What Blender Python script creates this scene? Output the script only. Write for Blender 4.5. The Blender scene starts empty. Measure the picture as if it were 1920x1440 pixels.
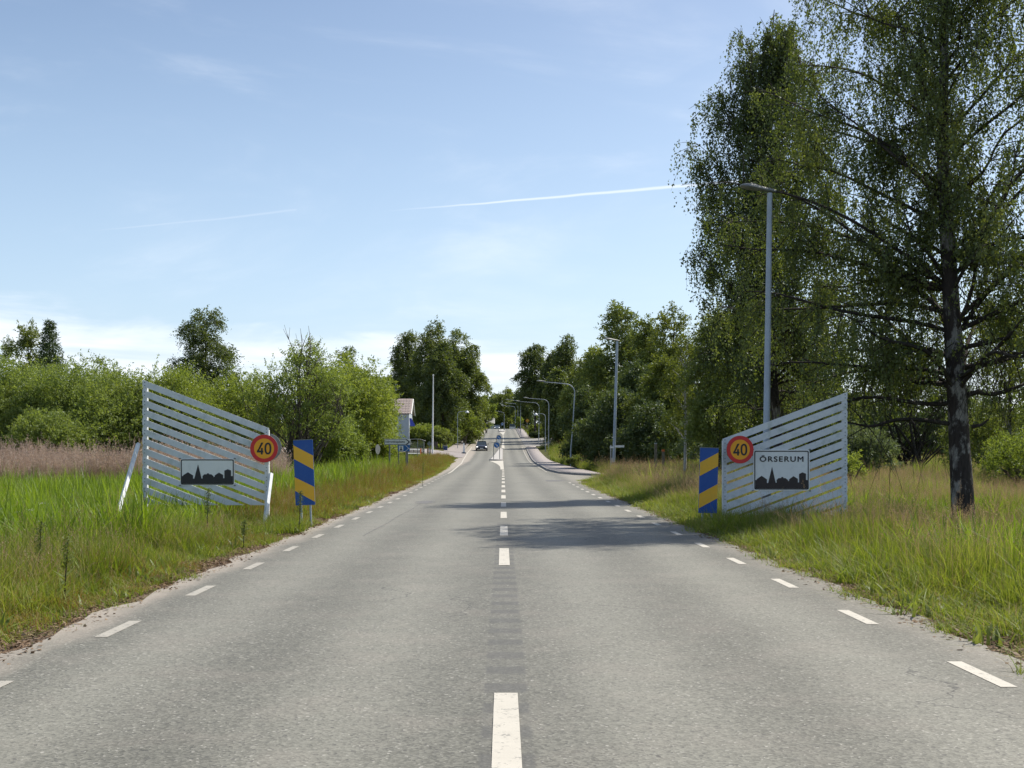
import bpy, bmesh, math, random
import numpy as np
from mathutils import Vector, Matrix
R = math.radians
PI = math.pi
SC = bpy.context.scene
COL = SC.collection

# ------------------------------------------------------------------ camera
HC = 1.6
FPX = 2270.0
VX, VY = 937.0, 843.0
cam_d = bpy.data.cameras.new('camera')
cam = bpy.data.objects.new('camera', cam_d); COL.objects.link(cam)
cam.location = (0, 0, HC)
cam.rotation_euler = (R(90), 0, 0)
cam_d.sensor_width = 36.0
cam_d.lens = 36.0*FPX/1920.0
cam_d.shift_x = (960-VX)/1920.0
cam_d.shift_y = (VY-720)/1920.0
cam_d.clip_start = 0.1
cam_d.clip_end = 9000
SC.camera = cam

# ------------------------------------------------------------------ exposure
SC.view_settings.view_transform = 'Standard'
SC.view_settings.look = 'None'
SC.view_settings.gamma = 1.0
SC.view_settings.use_curve_mapping = False
SC.view_settings.exposure = 0.40

# ------------------------------------------------------------------ sun
SUN_EL, SUN_AZ = R(52.0), R(55.0)         # azimuth from +Y towards +X
sd = Vector((math.sin(SUN_AZ)*math.cos(SUN_EL), math.cos(SUN_AZ)*math.cos(SUN_EL), math.sin(SUN_EL)))
sl = bpy.data.lights.new('sun', 'SUN'); sl.energy = 4.6; sl.angle = R(0.53); sl.color = (1.0, 0.945, 0.85)
so = bpy.data.objects.new('sun', sl); COL.objects.link(so)
so.location = (60, 40, 90)
so.rotation_euler = sd.to_track_quat('Z', 'Y').to_euler()

# ------------------------------------------------------------------ world
W = bpy.data.worlds.new('World'); SC.world = W; W.use_nodes = True
nt = W.node_tree; N = nt.nodes; Lk = nt.links
N.clear()
def nd(t, **k):
    n = N.new(t)
    for a, b in k.items(): setattr(n, a, b)
    return n
def mth(op, a, b=None, c=None, clamp=False):
    n = N.new('ShaderNodeMath'); n.operation = op; n.use_clamp = clamp
    for i, v in enumerate((a, b, c)):
        if v is None: continue
        if isinstance(v, (int, float)): n.inputs[i].default_value = v
        else: Lk.new(v, n.inputs[i])
    return n.outputs[0]
def sstep(v, lo, hi):
    n = N.new('ShaderNodeMapRange'); n.interpolation_type = 'SMOOTHSTEP'
    Lk.new(v, n.inputs[0]); n.inputs[1].default_value = lo; n.inputs[2].default_value = hi
    return n.outputs[0]
def wnoise(vec, sx, sy, sz, scale, det=6, rough=.55, dist=0.0, off=0):
    m = nd('ShaderNodeMapping'); Lk.new(vec, m.inputs[0]); m.inputs['Scale'].default_value = (sx, sy, sz)
    m.inputs['Location'].default_value = (off, off*.7, off*.3)
    t = nd('ShaderNodeTexNoise'); Lk.new(m.outputs[0], t.inputs['Vector'])
    t.inputs['Scale'].default_value = scale; t.inputs['Detail'].default_value = det
    t.inputs['Roughness'].default_value = rough; t.inputs['Distortion'].default_value = dist
    return t.outputs[0]
sky = nd('ShaderNodeTexSky', sky_type='NISHITA')
sky.sun_disc = False; sky.sun_elevation = SUN_EL; sky.sun_rotation = SUN_AZ
sky.altitude = 50; sky.air_density = 1.0; sky.dust_density = 1.6; sky.ozone_density = 1.6
tc = nd('ShaderNodeTexCoord'); nrm = nd('ShaderNodeVectorMath', operation='NORMALIZE')
Lk.new(tc.outputs['Generated'], nrm.inputs[0]); D = nrm.outputs[0]
sep = nd('ShaderNodeSeparateXYZ'); Lk.new(D, sep.inputs[0]); dx, dy, dz = sep.outputs
# thin cirrus veils, high up
c1 = wnoise(D, 1.0, 1.0, 3.2, 2.2, 7, .6, 1.2, 3.1)
c2 = wnoise(D, 2.2, 1.0, 6.0, 3.5, 5, .55, .8, 8.3)
veil = mth('MULTIPLY', sstep(c1, .46, .80), sstep(c2, .30, .70))
veil = mth('MULTIPLY', veil, .34)
# a low bank of soft cloud near the horizon, its top edge sinking towards +X
edge = mth('ADD', mth('MULTIPLY', dx, -0.085), 0.083)
b1 = wnoise(D, 1.0, 1.0, 5.0, 5.0, 7, .58, .5, 1.7)
h = mth('SUBTRACT', mth('ADD', edge, mth('MULTIPLY', mth('SUBTRACT', b1, .5), .085)), dz)
band = sstep(h, -.004, .022)
b2 = wnoise(D, 1.0, 1.0, 9.0, 6.0, 5, .5, .3, 5.5)
band = mth('MULTIPLY', band, mth('ADD', mth('MULTIPLY', sstep(b2, .34, .62), .52), .24))
# contrail: a thin streak along a great circle
def pdir(px, py):
    return Vector(((px-VX)/FPX, 1.0, (VY-py)/FPX)).normalized()
def trail(pa, pb, w0, w1, amt):
    a, b = pdir(*pa), pdir(*pb)
    n = a.cross(b).normalized(); t = (b-a).normalized()
    dn = nd('ShaderNodeVectorMath', operation='DOT_PRODUCT'); Lk.new(D, dn.inputs[0]); dn.inputs[1].default_value = n
    dt = nd('ShaderNodeVectorMath', operation='DOT_PRODUCT'); Lk.new(D, dt.inputs[0]); dt.inputs[1].default_value = t
    s = nd('ShaderNodeMapRange'); Lk.new(dt.outputs['Value'], s.inputs[0])
    s.inputs[1].default_value = a.dot(t); s.inputs[2].default_value = b.dot(t)
    wob = wnoise(D, 1, 1, 1, 14, 3, .5, 0, 2.2)
    off = mth('ADD', dn.outputs['Value'], mth('MULTIPLY', mth('SUBTRACT', wob, .5), .003))
    wd = mth('ADD', mth('MULTIPLY', s.outputs[0], w1-w0), w0)
    q = mth('DIVIDE', mth('ABSOLUTE', off), wd)
    prof = mth('SUBTRACT', 1.0, sstep(q, .15, 1.0))
    e1 = sstep(s.outputs[0], 0.0, .35); e2 = mth('SUBTRACT', 1.0, sstep(s.outputs[0], .985, 1.0))
    fr = sstep(dy, 0.0, .2)
    return mth('MULTIPLY', mth('MULTIPLY', mth('MULTIPLY', prof, e1), mth('MULTIPLY', e2, fr)), amt)
t1 = trail((690, 399), (1500, 330), .0007, .0024, .5)
t2 = trail((140, 437), (560, 394), .0009, .0014, .13)
tot = mth('MAXIMUM', mth('MAXIMUM', veil, band), mth('MAXIMUM', t1, t2))
tot = mth('MULTIPLY', tot, sstep(dz, -.02, .005), clamp=True)
mix = nd('ShaderNodeMix', data_type='RGBA'); Lk.new(tot, mix.inputs['Factor'])
hz = nd('ShaderNodeMix', data_type='RGBA')               # pale summer haze low in the air
Lk.new(mth('MULTIPLY', mth('SUBTRACT', 1.0, sstep(dz, -.02, .42)), .42), hz.inputs['Factor'])
Lk.new(sky.outputs[0], hz.inputs[6]); hz.inputs[7].default_value = (6.1, 8.1, 10.4, 1)
Lk.new(hz.outputs[2], mix.inputs[6]); mix.inputs[7].default_value = (8.3, 8.6, 9.1, 1)
bg = nd('ShaderNodeBackground'); Lk.new(mix.outputs[2], bg.inputs[0]); bg.inputs[1].default_value = 0.106
wo = nd('ShaderNodeOutputWorld'); Lk.new(bg.outputs[0], wo.inputs[0])

# ------------------------------------------------------------------ helpers: pixels of the photograph -> place
def PX(px, Y): return (px-VX)*Y/FPX
def PZ(py, Y): return HC-(py-VY)*Y/FPX

PROF = [(-400, .3), (-20, .03), (0, 0), (20, -.035), (44, -.07), (56, -.06), (70, 0), (80, .015), (90, .04), (120, .1),
        (135, .14), (150, .25), (170, .8), (190, 1.45), (220, 2.6), (260, 4.3), (300, 6.0), (330, 7.15), (350, 7.6), (400, 8.2), (500, 8.7), (3000, 9.5)]
_py = np.array([p[0] for p in PROF], float); _pz = np.array([p[1] for p in PROF], float)
_fy = np.arange(-400, 3001, 1.0); _fz = np.interp(_fy, _py, _pz)
_k = np.exp(-.5*(np.arange(-18, 19)/5.0)**2); _k /= _k.sum()
_fz = np.convolve(np.pad(_fz, 18, mode='edge'), _k, 'valid')
def zr(y): return np.interp(y, _fy, _fz)
def smooth(a, b, v):
    t = np.clip((v-a)/(b-a), 0, 1); return t*t*(3-2*t)
def nz(x, y, s=1.0, k=0.0):
    x = np.asarray(x, float)/s+k*7.13; y = np.asarray(y, float)/s-k*3.7
    return (np.sin(x*1.3+1.7*np.sin(y*.9+k))+np.sin(y*1.7+1.3*np.sin(x*.7+2+k))+.6*np.sin(x*2.9+y*2.3+k)+.5*np.sin(x*4.7-y*3.9+2*k))/3.1

EL = [(-50, -3.95), (70, -3.95), (85, -4.1), (130, -5.1), (150, -5.6), (205, -5.5), (260, -4.6), (300, -4.2), (3000, -4.2)]
ER = [(-50, 4.05), (59, 4.0), (63, 4.2), (72, 6.4), (76, 6.4), (78, 5.2), (205, 5.2), (260, 5.2), (300, 5.0), (3000, 5.0)]
def xl(y): return np.interp(y, [e[0] for e in EL], [e[1] for e in EL])
def xr(y): return np.interp(y, [e[0] for e in ER], [e[1] for e in ER])
def cxl(y): return .02+.0026*np.asarray(y, float)
def ground(x, y):
    x = np.asarray(x, float); y = np.asarray(y, float)
    d = np.abs(x)
    base = zr(y)-.03
    off = np.clip(d-4.3, 0, None)
    base = base-.20*smooth(0.2, 3.5, off)*(1-smooth(70, 120, y))-.12*smooth(4, 14, off)*(1-smooth(70, 120, y))
    base = base+nz(x, y, 2.3)*.05*smooth(.3, 2, off)+nz(x, y, 9.0, 2)*.10*smooth(2, 8, off)
    base = base+.7*smooth(5, 13, -x)*smooth(135, 170, y)*(1-smooth(210, 260, y))
    base = base+1.5*smooth(8, 13, -x)*smooth(195, 240, y)
    base = base+.5*smooth(7, 12, x)*smooth(120, 180, y)
    return base
def gz(x, y): return float(ground(x, y))

# ------------------------------------------------------------------ helpers: objects
def link(o, parent=None):
    COL.objects.link(o)
    if parent is not None: o.parent = parent
    return o
def tag(o, label=None, cat=None, group=None, kind=None):
    if label: o['label'] = label
    if cat: o['category'] = cat
    if group: o['group'] = group
    if kind: o['kind'] = kind
    return o
def empty(name, loc, label, cat, group=None, rz=0, parent=None):
    o = bpy.data.objects.new(name, None); link(o, parent); o.location = loc; o.rotation_euler = (0, 0, rz)
    o.empty_display_size = .2
    return tag(o, label, cat, group)
def mesh_np(name, V, F, mats, attrs=None, smooth_=False, mi=None):
    """V (n,3), F list of (m,k) int arrays"""
    me = bpy.data.meshes.new(name)
    V = np.asarray(V, np.float32); me.vertices.add(len(V)); me.vertices.foreach_set('co', V.ravel())
    if not isinstance(F, list): F = [F]
    F = [np.asarray(f, np.int32) for f in F if len(f)]
    tot = np.concatenate([f.ravel() for f in F]); cnt = np.concatenate([np.full(len(f), f.shape[1], np.int32) for f in F])
    st = np.concatenate([[0], np.cumsum(cnt)[:-1]]).astype(np.int32)
    me.loops.add(len(tot)); me.loops.foreach_set('vertex_index', tot)
    me.polygons.add(len(cnt)); me.polygons.foreach_set('loop_start', st); me.polygons.foreach_set('loop_total', cnt)
    if mi is not None: me.polygons.foreach_set('material_index', np.asarray(mi, np.int32))
    if smooth_: me.polygons.foreach_set('use_smooth', np.ones(len(cnt), bool))
    for m in (mats if isinstance(mats, (list, tuple)) else [mats]): me.materials.append(m)
    for k, (dom, arr) in (attrs or {}).items():
        a = me.attributes.new(k, 'FLOAT', dom); a.data.foreach_set('value', np.asarray(arr, np.float32).ravel())
    me.update(calc_edges=True); me.validate()
    return me
def obj_np(name, V, F, mats, parent=None, **k):
    o = bpy.data.objects.new(name, mesh_np(name, V, F, mats, **k)); return link(o, parent)
class MB:
    """collects simple solids; build() links them as one mesh object"""
    def __init__(s): s.bm = bmesh.new()
    def box(s, x0, x1, y0, y1, z0, z1, mat=None, bev=0):
        vs = [s.bm.verts.new(p) for p in ((x0,y0,z0),(x1,y0,z0),(x1,y1,z0),(x0,y1,z0),(x0,y0,z1),(x1,y0,z1),(x1,y1,z1),(x0,y1,z1))]
        fs = [s.bm.faces.new([vs[i] for i in f]) for f in ((3,2,1,0),(4,5,6,7),(0,1,5,4),(1,2,6,5),(2,3,7,6),(3,0,4,7))]
        if mat: 
            for v in vs: v.co = mat @ v.co
        if bev:
            es = list({e for f in fs for e in f.edges})
            bmesh.ops.bevel(s.bm, geom=es, offset=bev, segments=2, profile=.7, affect='EDGES')
        return s
    def poly(s, pts, y0, y1, mat=None):
        """prism: outline pts (x,z) from y0 to y1"""
        a = [s.bm.verts.new((p[0], y0, p[1])) for p in pts]; b = [s.bm.verts.new((p[0], y1, p[1])) for p in pts]
        s.bm.faces.new(a); s.bm.faces.new(list(reversed(b)))
        n = len(pts)
        for i in range(n): s.bm.faces.new((a[i], b[i], b[(i+1) % n], a[(i+1) % n]))
        if mat:
            for v in a+b: v.co = mat @ v.co
        return s
    def tube(s, pts, rad, n=8, cap=True):
        pts = [Vector(p) for p in pts]
        if not hasattr(rad, '__len__'): rad = [rad]*len(pts)
        rings = []
        for i, p in enumerate(pts):
            t = (pts[min(i+1, len(pts)-1)]-pts[max(i-1, 0)]).normalized()
            u = t.cross(Vector((0, 1, 0)) if abs(t.y) < .9 else Vector((1, 0, 0))).normalized(); v = t.cross(u)
            rings.append([s.bm.verts.new(p+rad[i]*(math.cos(2*PI*k/n)*u+math.sin(2*PI*k/n)*v)) for k in range(n)])
        for a, b in zip(rings, rings[1:]):
            for k in range(n): s.bm.faces.new((a[k], a[(k+1) % n], b[(k+1) % n], b[k]))
        if cap: s.bm.faces.new(list(reversed(rings[0]))); s.bm.faces.new(rings[-1])
        return s
    def lathe(s, prof, n=16, mat=None):
        rings = []
        for r, z in prof:
            rings.append([s.bm.verts.new((r*math.cos(2*PI*k/n), r*math.sin(2*PI*k/n), z)) for k in range(n)])
        for a, b in zip(rings, rings[1:]):
            for k in range(n): s.bm.faces.new((a[k], a[(k+1) % n], b[(k+1) % n], b[k]))
        s.bm.faces.new(list(reversed(rings[0]))); s.bm.faces.new(rings[-1])
        if mat:
            for rg in rings:
                for v in rg: v.co = mat @ v.co
        return s
    def ring(s, outer, inner, y0, y1):
        """frame between two outlines (x,z) of equal count"""
        n = len(outer); A = []
        for pts, y in ((outer, y0), (inner, y0), (inner, y1), (outer, y1)):
            A.append([s.bm.verts.new((p[0], y, p[1])) for p in pts])
        for i in range(n):
            j = (i+1) % n
            for a, b in ((0, 1), (1, 2), (2, 3), (3, 0)):
                s.bm.faces.new((A[a][i], A[b][i], A[b][j], A[a][j]))
        return s
    def build(s, name, mat, parent=None, smooth_=False, bev=0):
        if bev: bmesh.ops.bevel(s.bm, geom=s.bm.edges[:], offset=bev, segments=2, profile=.7, affect='EDGES')
        bmesh.ops.recalc_face_normals(s.bm, faces=s.bm.faces[:])
        me = bpy.data.meshes.new(name); s.bm.to_mesh(me); s.bm.free()
        me.materials.append(mat)
        if smooth_:
            for p in me.polygons: p.use_smooth = True
            try: me.set_sharp_from_angle(angle=R(40))
            except Exception: pass
        return link(bpy.data.objects.new(name, me), parent)
def part_copy(src, parent, loc=None):
    o = src.copy(); COL.objects.link(o); o.parent = parent
    if loc is not None: o.location = loc
    return o
def copy_tree(o, parent=None):
    c = o.copy(); COL.objects.link(c); c.parent = parent
    for ch in [x for x in COL.objects if x.parent == o]: copy_tree(ch, c)
    return c
def rrect(w, h, r, n=5):
    pts = []
    for cx, cy, a0 in ((w/2-r, h/2-r, 0), (-w/2+r, h/2-r, 90), (-w/2+r, -h/2+r, 180), (w/2-r, -h/2+r, 270)):
        for k in range(n+1):
            a = R(a0+90*k/n); pts.append((cx+r*math.cos(a), cy+r*math.sin(a)))
    return pts
def circ(r, n=40): return [(r*math.cos(2*PI*k/n), r*math.sin(2*PI*k/n)) for k in range(n)]
def text_mesh(name, body, size, mat, parent, loc, width=None, bold=0.0, depth=.002, space=1.0):
    c = bpy.data.curves.new(name, 'FONT'); c.body = body; c.size = size; c.align_x = 'CENTER'; c.align_y = 'CENTER'
    c.extrude = depth; c.space_character = space
    t = bpy.data.objects.new(name, c); COL.objects.link(t)
    dg = bpy.context.evaluated_depsgraph_get(); dg.update()
    me = bpy.data.meshes.new_from_object(t.evaluated_get(dg)); bpy.data.objects.remove(t)
    co = np.empty(len(me.vertices)*3, np.float32); me.vertices.foreach_get('co', co); co = co.reshape(-1, 3)
    cx = (co[:, 0].max()+co[:, 0].min())/2; cy = (co[:, 1].max()+co[:, 1].min())/2
    w = co[:, 0].max()-co[:, 0].min(); k = width/w if width else 1.0
    out = np.stack([(co[:, 0]-cx)*k, -co[:, 2], co[:, 1]-cy], 1)
    me.vertices.foreach_set('co', out.astype(np.float32).ravel()); me.update()
    if bold:      # thicken the strokes: overlapping copies at slightly different depths
        b = bmesh.new(); b.from_mesh(me); src = b.faces[:]
        for q, (sx, sz) in enumerate(((bold, 0), (-bold, 0), (0, bold), (0, -bold))):
            g = bmesh.ops.duplicate(b, geom=src)
            for v in g['geom']:
                if isinstance(v, bmesh.types.BMVert): v.co += Vector((sx, -.0002*(q+1), sz))
        b.to_mesh(me); b.free()
    me.materials.clear(); me.materials.append(mat); me.name = name
    o = bpy.data.objects.new(name, me); link(o, parent); o.location = loc
    return o

# ------------------------------------------------------------------ materials
def mat_new(name):
    m = bpy.data.materials.new(name); m.use_nodes = True
    t = m.node_tree; t.nodes.clear(); o = t.nodes.new('ShaderNodeOutputMaterial')
    return m, t, o
class NT:
    def __init__(s, t): s.t = t
    def n(s, typ, **k):
        x = s.t.nodes.new(typ)
        for a, b in k.items(): setattr(x, a, b)
        return x
    def l(s, a, b): s.t.links.new(a, b)
    def m(s, op, a, b=None, clamp=False):
        x = s.n('ShaderNodeMath', operation=op); x.use_clamp = clamp
        for i, v in enumerate((a, b)):
            if v is None: continue
            if isinstance(v, (int, float)): x.inputs[i].default_value = v
            else: s.l(v, x.inputs[i])
        return x.outputs[0]
    def noise(s, scale, det=4, rough=.55, vec=None, sc=(1, 1, 1), dist=0):
        x = s.n('ShaderNodeTexNoise'); x.inputs['Scale'].default_value = scale; x.inputs['Detail'].default_value = det
        x.inputs['Roughness'].default_value = rough; x.inputs['Distortion'].default_value = dist
        if vec is not None:
            if sc != (1, 1, 1):
                mp = s.n('ShaderNodeMapping'); s.l(vec, mp.inputs[0]); mp.inputs['Scale'].default_value = sc; vec = mp.outputs[0]
            s.l(vec, x.inputs['Vector'])
        return x.outputs[0]
    def ss(s, v, lo, hi, a=0.0, b=1.0):
        x = s.n('ShaderNodeMapRange', interpolation_type='SMOOTHSTEP'); s.l(v, x.inputs[0])
        x.inputs[1].default_value = lo; x.inputs[2].default_value = hi; x.inputs[3].default_value = a; x.inputs[4].default_value = b
        return x.outputs[0]
    def mix(s, f, a, b, typ='MIX'):
        x = s.n('ShaderNodeMix', data_type='RGBA', blend_type=typ)
        if isinstance(f, (int, float)): x.inputs[0].default_value = f
        else: s.l(f, x.inputs[0])
        for i, v in ((6, a), (7, b)):
            if isinstance(v, (tuple, list)): x.inputs[i].default_value = (*v[:3], 1)
            else: s.l(v, x.inputs[i])
        return x.outputs[2]
    def ramp(s, v, stops):
        x = s.n('ShaderNodeValToRGB'); s.l(v, x.inputs[0]); e = x.color_ramp.elements
        while len(e) < len(stops): e.new(.5)
        for el, (p, c) in zip(e, stops): el.position = p; el.color = (*c[:3], 1)
        return x.outputs[0]
    def bump(s, hgt, st, dist):
        x = s.n('ShaderNodeBump'); s.l(hgt, x.inputs['Height']); x.inputs['Strength'].default_value = st; x.inputs['Distance'].default_value = dist
        return x.outputs[0]
def paint(name, col, rough=.5, metal=0.0, var=.12, scale=3.0, bump=0.0, dirt=None, dirt_amt=.0, spec=.5, coat=0):
    m, t, o = mat_new(name); q = NT(t)
    b = q.n('ShaderNodeBsdfPrincipled'); tc = q.n('ShaderNodeTexCoord').outputs['Object']
    a = q.noise(scale, 5, .6, tc); f = q.noise(scale*9, 3, .6, tc)
    v = q.m('ADD', q.m('MULTIPLY', a, .7), q.m('MULTIPLY', f, .3))
    c = q.mix(q.ss(v, .3, .7), tuple(x*(1-var) for x in col), tuple(min(1, x*(1+var)) for x in col))
    if dirt: c = q.mix(q.m('MULTIPLY', q.ss(q.noise(scale*2.3, 6, .65, tc), .45, .75), dirt_amt), c, dirt)
    q.l(c, b.inputs['Base Color']); b.inputs['Roughness'].default_value = rough; b.inputs['Metallic'].default_value = metal
    b.inputs['Specular IOR Level'].default_value = spec
    b.inputs['Coat Weight'].default_value = coat
    if bump: q.l(q.bump(f, bump, .01), b.inputs['Normal'])
    q.l(b.outputs[0], o.inputs[0]); return m
def leafmat(name, stops, trans=.42, gloss=.06, hue_var=.25, tcol=None):
    """stops: dark..light colours driven by a per-leaf value and a slow noise in place"""
    m, t, o = mat_new(name); q = NT(t)
    at = q.n('ShaderNodeAttribute', attribute_name='var').outputs['Fac']
    geo = q.n('ShaderNodeNewGeometry').outputs['Position']
    n1 = q.noise(.55, 3, .5, geo)
    oi = q.n('ShaderNodeObjectInfo').outputs['Random']
    v = q.m('ADD', q.m('ADD', q.m('MULTIPLY', at, .48), q.m('MULTIPLY', q.ss(n1, .3, .7), .30)), q.m('MULTIPLY', oi, .24), clamp=True)
    c = q.ramp(v, [(i/(len(stops)-1), s) for i, s in enumerate(stops)])
    d = q.n('ShaderNodeBsdfDiffuse'); q.l(c, d.inputs[0])
    tr = q.n('ShaderNodeBsdfTranslucent')
    tc_ = q.mix(1.0, c, tcol or (1.25, 1.25, .6), 'MULTIPLY'); q.l(tc_, tr.inputs[0])
    gl = q.n('ShaderNodeBsdfGlossy'); gl.inputs['Roughness'].default_value = .5; gl.inputs[0].default_value = (.9, .95, 1, 1)
    m1 = q.n('ShaderNodeMixShader'); m1.inputs[0].default_value = trans; q.l(d.outputs[0], m1.inputs[1]); q.l(tr.outputs[0], m1.inputs[2])
    m2 = q.n('ShaderNodeMixShader'); m2.inputs[0].default_value = gloss*.45; q.l(m1.outputs[0], m2.inputs[1]); q.l(gl.outputs[0], m2.inputs[2])
    q.l(m2.outputs[0], o.inputs[0]); return m
M = {}
M['leaf_birch'] = leafmat('birch_leaves', [(.055, .078, .018), (.105, .135, .030), (.20, .225, .06)], .48, .08)
M['leaf_willow'] = leafmat('willow_leaves', [(.12, .165, .04), (.205, .26, .065), (.32, .37, .12)], .48, .05)
M['leaf_bright'] = leafmat('bright_leaves', [(.12, .165, .032), (.20, .25, .05), (.30, .345, .085)], .48, .05)
M['leaf_mid'] = leafmat('alder_leaves', [(.085, .115, .03), (.155, .19, .046), (.25, .28, .08)], .42, .06)
M['leaf_yellow'] = leafmat('yellowish_leaves', [(.075, .10, .02), (.13, .155, .03), (.20, .22, .05)], .45, .05)
M['leaf_dark'] = leafmat('dark_leaves', [(.055, .078, .026), (.09, .122, .036), (.14, .175, .055)], .35, .08)
M['leaf_grey'] = leafmat('grey_willow_leaves', [(.09, .12, .055), (.15, .19, .095), (.23, .27, .15)], .35, .07)
M['leaf_dry'] = leafmat('dry_twig_leaves', [(.12, .09, .06), (.20, .16, .09), (.26, .22, .13)], .30, .03)
M['needles'] = leafmat('conifer_needles', [(.05, .075, .03), (.085, .12, .045), (.14, .17, .07)], .2, .03)
M['g_lush'] = leafmat('lush_blades', [(.085, .138, .012), (.165, .240, .022), (.29, .355, .06)], .5, .05, tcol=(1.3, 1.35, .5))
M['g_verge'] = leafmat('verge_blades', [(.080, .128, .012), (.175, .230, .027), (.34, .355, .085)], .45, .04)
M['g_straw'] = leafmat('straw_blades', [(.20, .16, .07), (.32, .25, .12), (.46, .37, .21)], .4, .03, tcol=(1.1, 1.0, .8))
M['g_head'] = leafmat('grass_seed_heads', [(.24, .155, .10), (.37, .26, .175), (.50, .40, .28)], .4, .02, tcol=(1.1, 1.0, .8))
M['g_reed'] = leafmat('dry_reed_stalks', [(.17, .13, .09), (.30, .235, .165), (.44, .37, .27)], .3, .02, tcol=(1.1, 1.0, .8))
M['g_plume'] = leafmat('reed_plumes', [(.28, .205, .17), (.42, .33, .27), (.56, .47, .40)], .4, .02, tcol=(1.1, 1.0, .85))
M['g_red'] = leafmat('reddish_blades', [(.16, .09, .03), (.24, .15, .045), (.29, .25, .07)], .4, .03, tcol=(1.2, 1.0, .6))
M['g_white'] = leafmat('white_umbels', [(.50, .50, .38), (.62, .62, .50), (.72, .72, .6)], .3, .02, tcol=(1, 1, .9))
M['g_litter'] = leafmat('dead_litter', [(.10, .065, .04), (.19, .13, .085), (.34, .26, .17)], .1, .02, tcol=(1, 1, 1))

def bark(name, base, patch, amt, scale):
    m, t, o = mat_new(name); q = NT(t)
    b = q.n('ShaderNodeBsdfPrincipled'); tc = q.n('ShaderNodeTexCoord').outputs['Object']
    a = q.noise(scale, 6, .65, tc, (1, 1, .55)); f = q.noise(scale*5, 5, .7, tc, (1, 1, .3))
    c = q.mix(q.m('MULTIPLY', q.ss(a, .50, .60), amt), base, patch)
    c = q.mix(q.ss(f, .35, .65, .55, 0), c, tuple(x*.35 for x in base))
    q.l(c, b.inputs['Base Color']); b.inputs['Roughness'].default_value = .9; b.inputs['Specular IOR Level'].default_value = .2
    q.l(q.bump(f, .9, .04), b.inputs['Normal']); q.l(b.outputs[0], o.inputs[0]); return m
M['bark_birch'] = bark('birch_bark', (.055, .045, .04), (.36, .34, .31), .85, 3.2)
M['bark_white'] = bark('white_birch_bark', (.55, .53, .5), (.06, .055, .05), .5, 2.5)
M['bark_grey'] = bark('grey_bark', (.13, .11, .09), (.24, .21, .18), .6, 3.0)
M['bark_dark'] = bark('dark_bark', (.05, .042, .035), (.10, .085, .07), .6, 3.0)
M['panel'] = paint('white_slat_paint', (.66, .68, .69), .55, var=.06, scale=2.2, dirt=(.30, .36, .31), dirt_amt=.5, bump=.25)
M['white'] = paint('white_paint', (.78, .78, .76), .5, var=.05, dirt=(.4, .4, .36), dirt_amt=.3)
M['galv'] = paint('galvanised_steel', (.34, .38, .42), .5, metal=.35, var=.12, scale=2.0)
M['galv_dark'] = paint('weathered_steel', (.16, .175, .18), .6, metal=.3, var=.15)
M['sign_white'] = paint('sign_white_face', (.80, .80, .76), .45, var=.03, dirt=(.4, .42, .38), dirt_amt=.2)
M['sign_black'] = paint('sign_black_face', (.018, .016, .018), .5, var=.1)
M['sign_brown'] = paint('sign_faded_black', (.03, .019, .017), .5, var=.2, scale=9)
M['sign_red'] = paint('sign_red_rim', (.60, .02, .02), .45, var=.05)
M['sign_yellow'] = paint('sign_yellow_face', (.88, .38, .008), .45, var=.04)
M['flag_blue'] = paint('panel_blue', (.004, .07, .31), .45, var=.05, dirt=(.05, .14, .33), dirt_amt=.3)
M['flag_yellow'] = paint('panel_yellow', (.80, .43, .02), .45, var=.05, dirt=(.5, .36, .1), dirt_amt=.3)
M['sign_blue'] = paint('road_sign_blue', (.012, .12, .36), .4, var=.05)
M['sign_back'] = paint('sign_back_grey', (.20, .21, .20), .5, metal=.4, var=.1)
M['black_plastic'] = paint('black_plastic', (.02, .02, .022), .5)
M['rubber'] = paint('tyre_rubber', (.02, .02, .02), .85)
M['wood_grey'] = paint('weathered_wood', (.20, .17, .13), .9, var=.3, scale=7, bump=.5)
M['orange'] = paint('orange_reflector', (.62, .14, .03), .5)
M['brick'] = paint('brown_brick', (.27, .15, .09), .9, var=.2, scale=5)
M['render_shade'] = paint('shade_tinted_render', (.42, .47, .50), .85, var=.06)  # blue-grey of a wall in shade, put into the colour
M['render_white'] = paint('white_render', (.72, .71, .67), .85, var=.05)
M['tile'] = paint('grey_brown_tiles', (.33, .27, .24), .8, var=.2, scale=6)
M['tile_red'] = paint('brown_roof', (.24, .13, .08), .85, var=.2, scale=4)
M['plastic_blue'] = paint('blue_plastic', (.02, .05, .16), .5)
M['brown_bin'] = paint('brown_bin_plastic', (.09, .065, .055), .6)
M['concrete'] = paint('pale_concrete', (.40, .38, .35), .9, var=.12, scale=4, bump=.2)
M['kerb'] = paint('granite_kerb', (.25, .235, .22), .85, var=.25, scale=5, bump=.3)
M['banner'] = paint('blue_cloth', (.06, .09, .45), .8)
M['lamp_white'] = paint('white_lamp_dome', (.72, .73, .73), .35)
M['yellow_plain'] = paint('plain_yellow', (.60, .36, .03), .5)
def glassmat(name, col, rough=.08):
    m, t, o = mat_new(name); q = NT(t); b = q.n('ShaderNodeBsdfPrincipled')
    tc = q.n('ShaderNodeTexCoord').outputs['Object']
    q.l(q.mix(q.noise(3, 3, .5, tc), col, tuple(c*1.4 for c in col)), b.inputs['Base Color'])
    b.inputs['Roughness'].default_value = rough; b.inputs['IOR'].default_value = 1.5
    q.l(b.outputs[0], o.inputs[0]); return m
M['glass'] = glassmat('dark_glass', (.02, .03, .035))
M['glass_pale'] = glassmat('pale_glass', (.14, .17, .16), .15)
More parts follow.
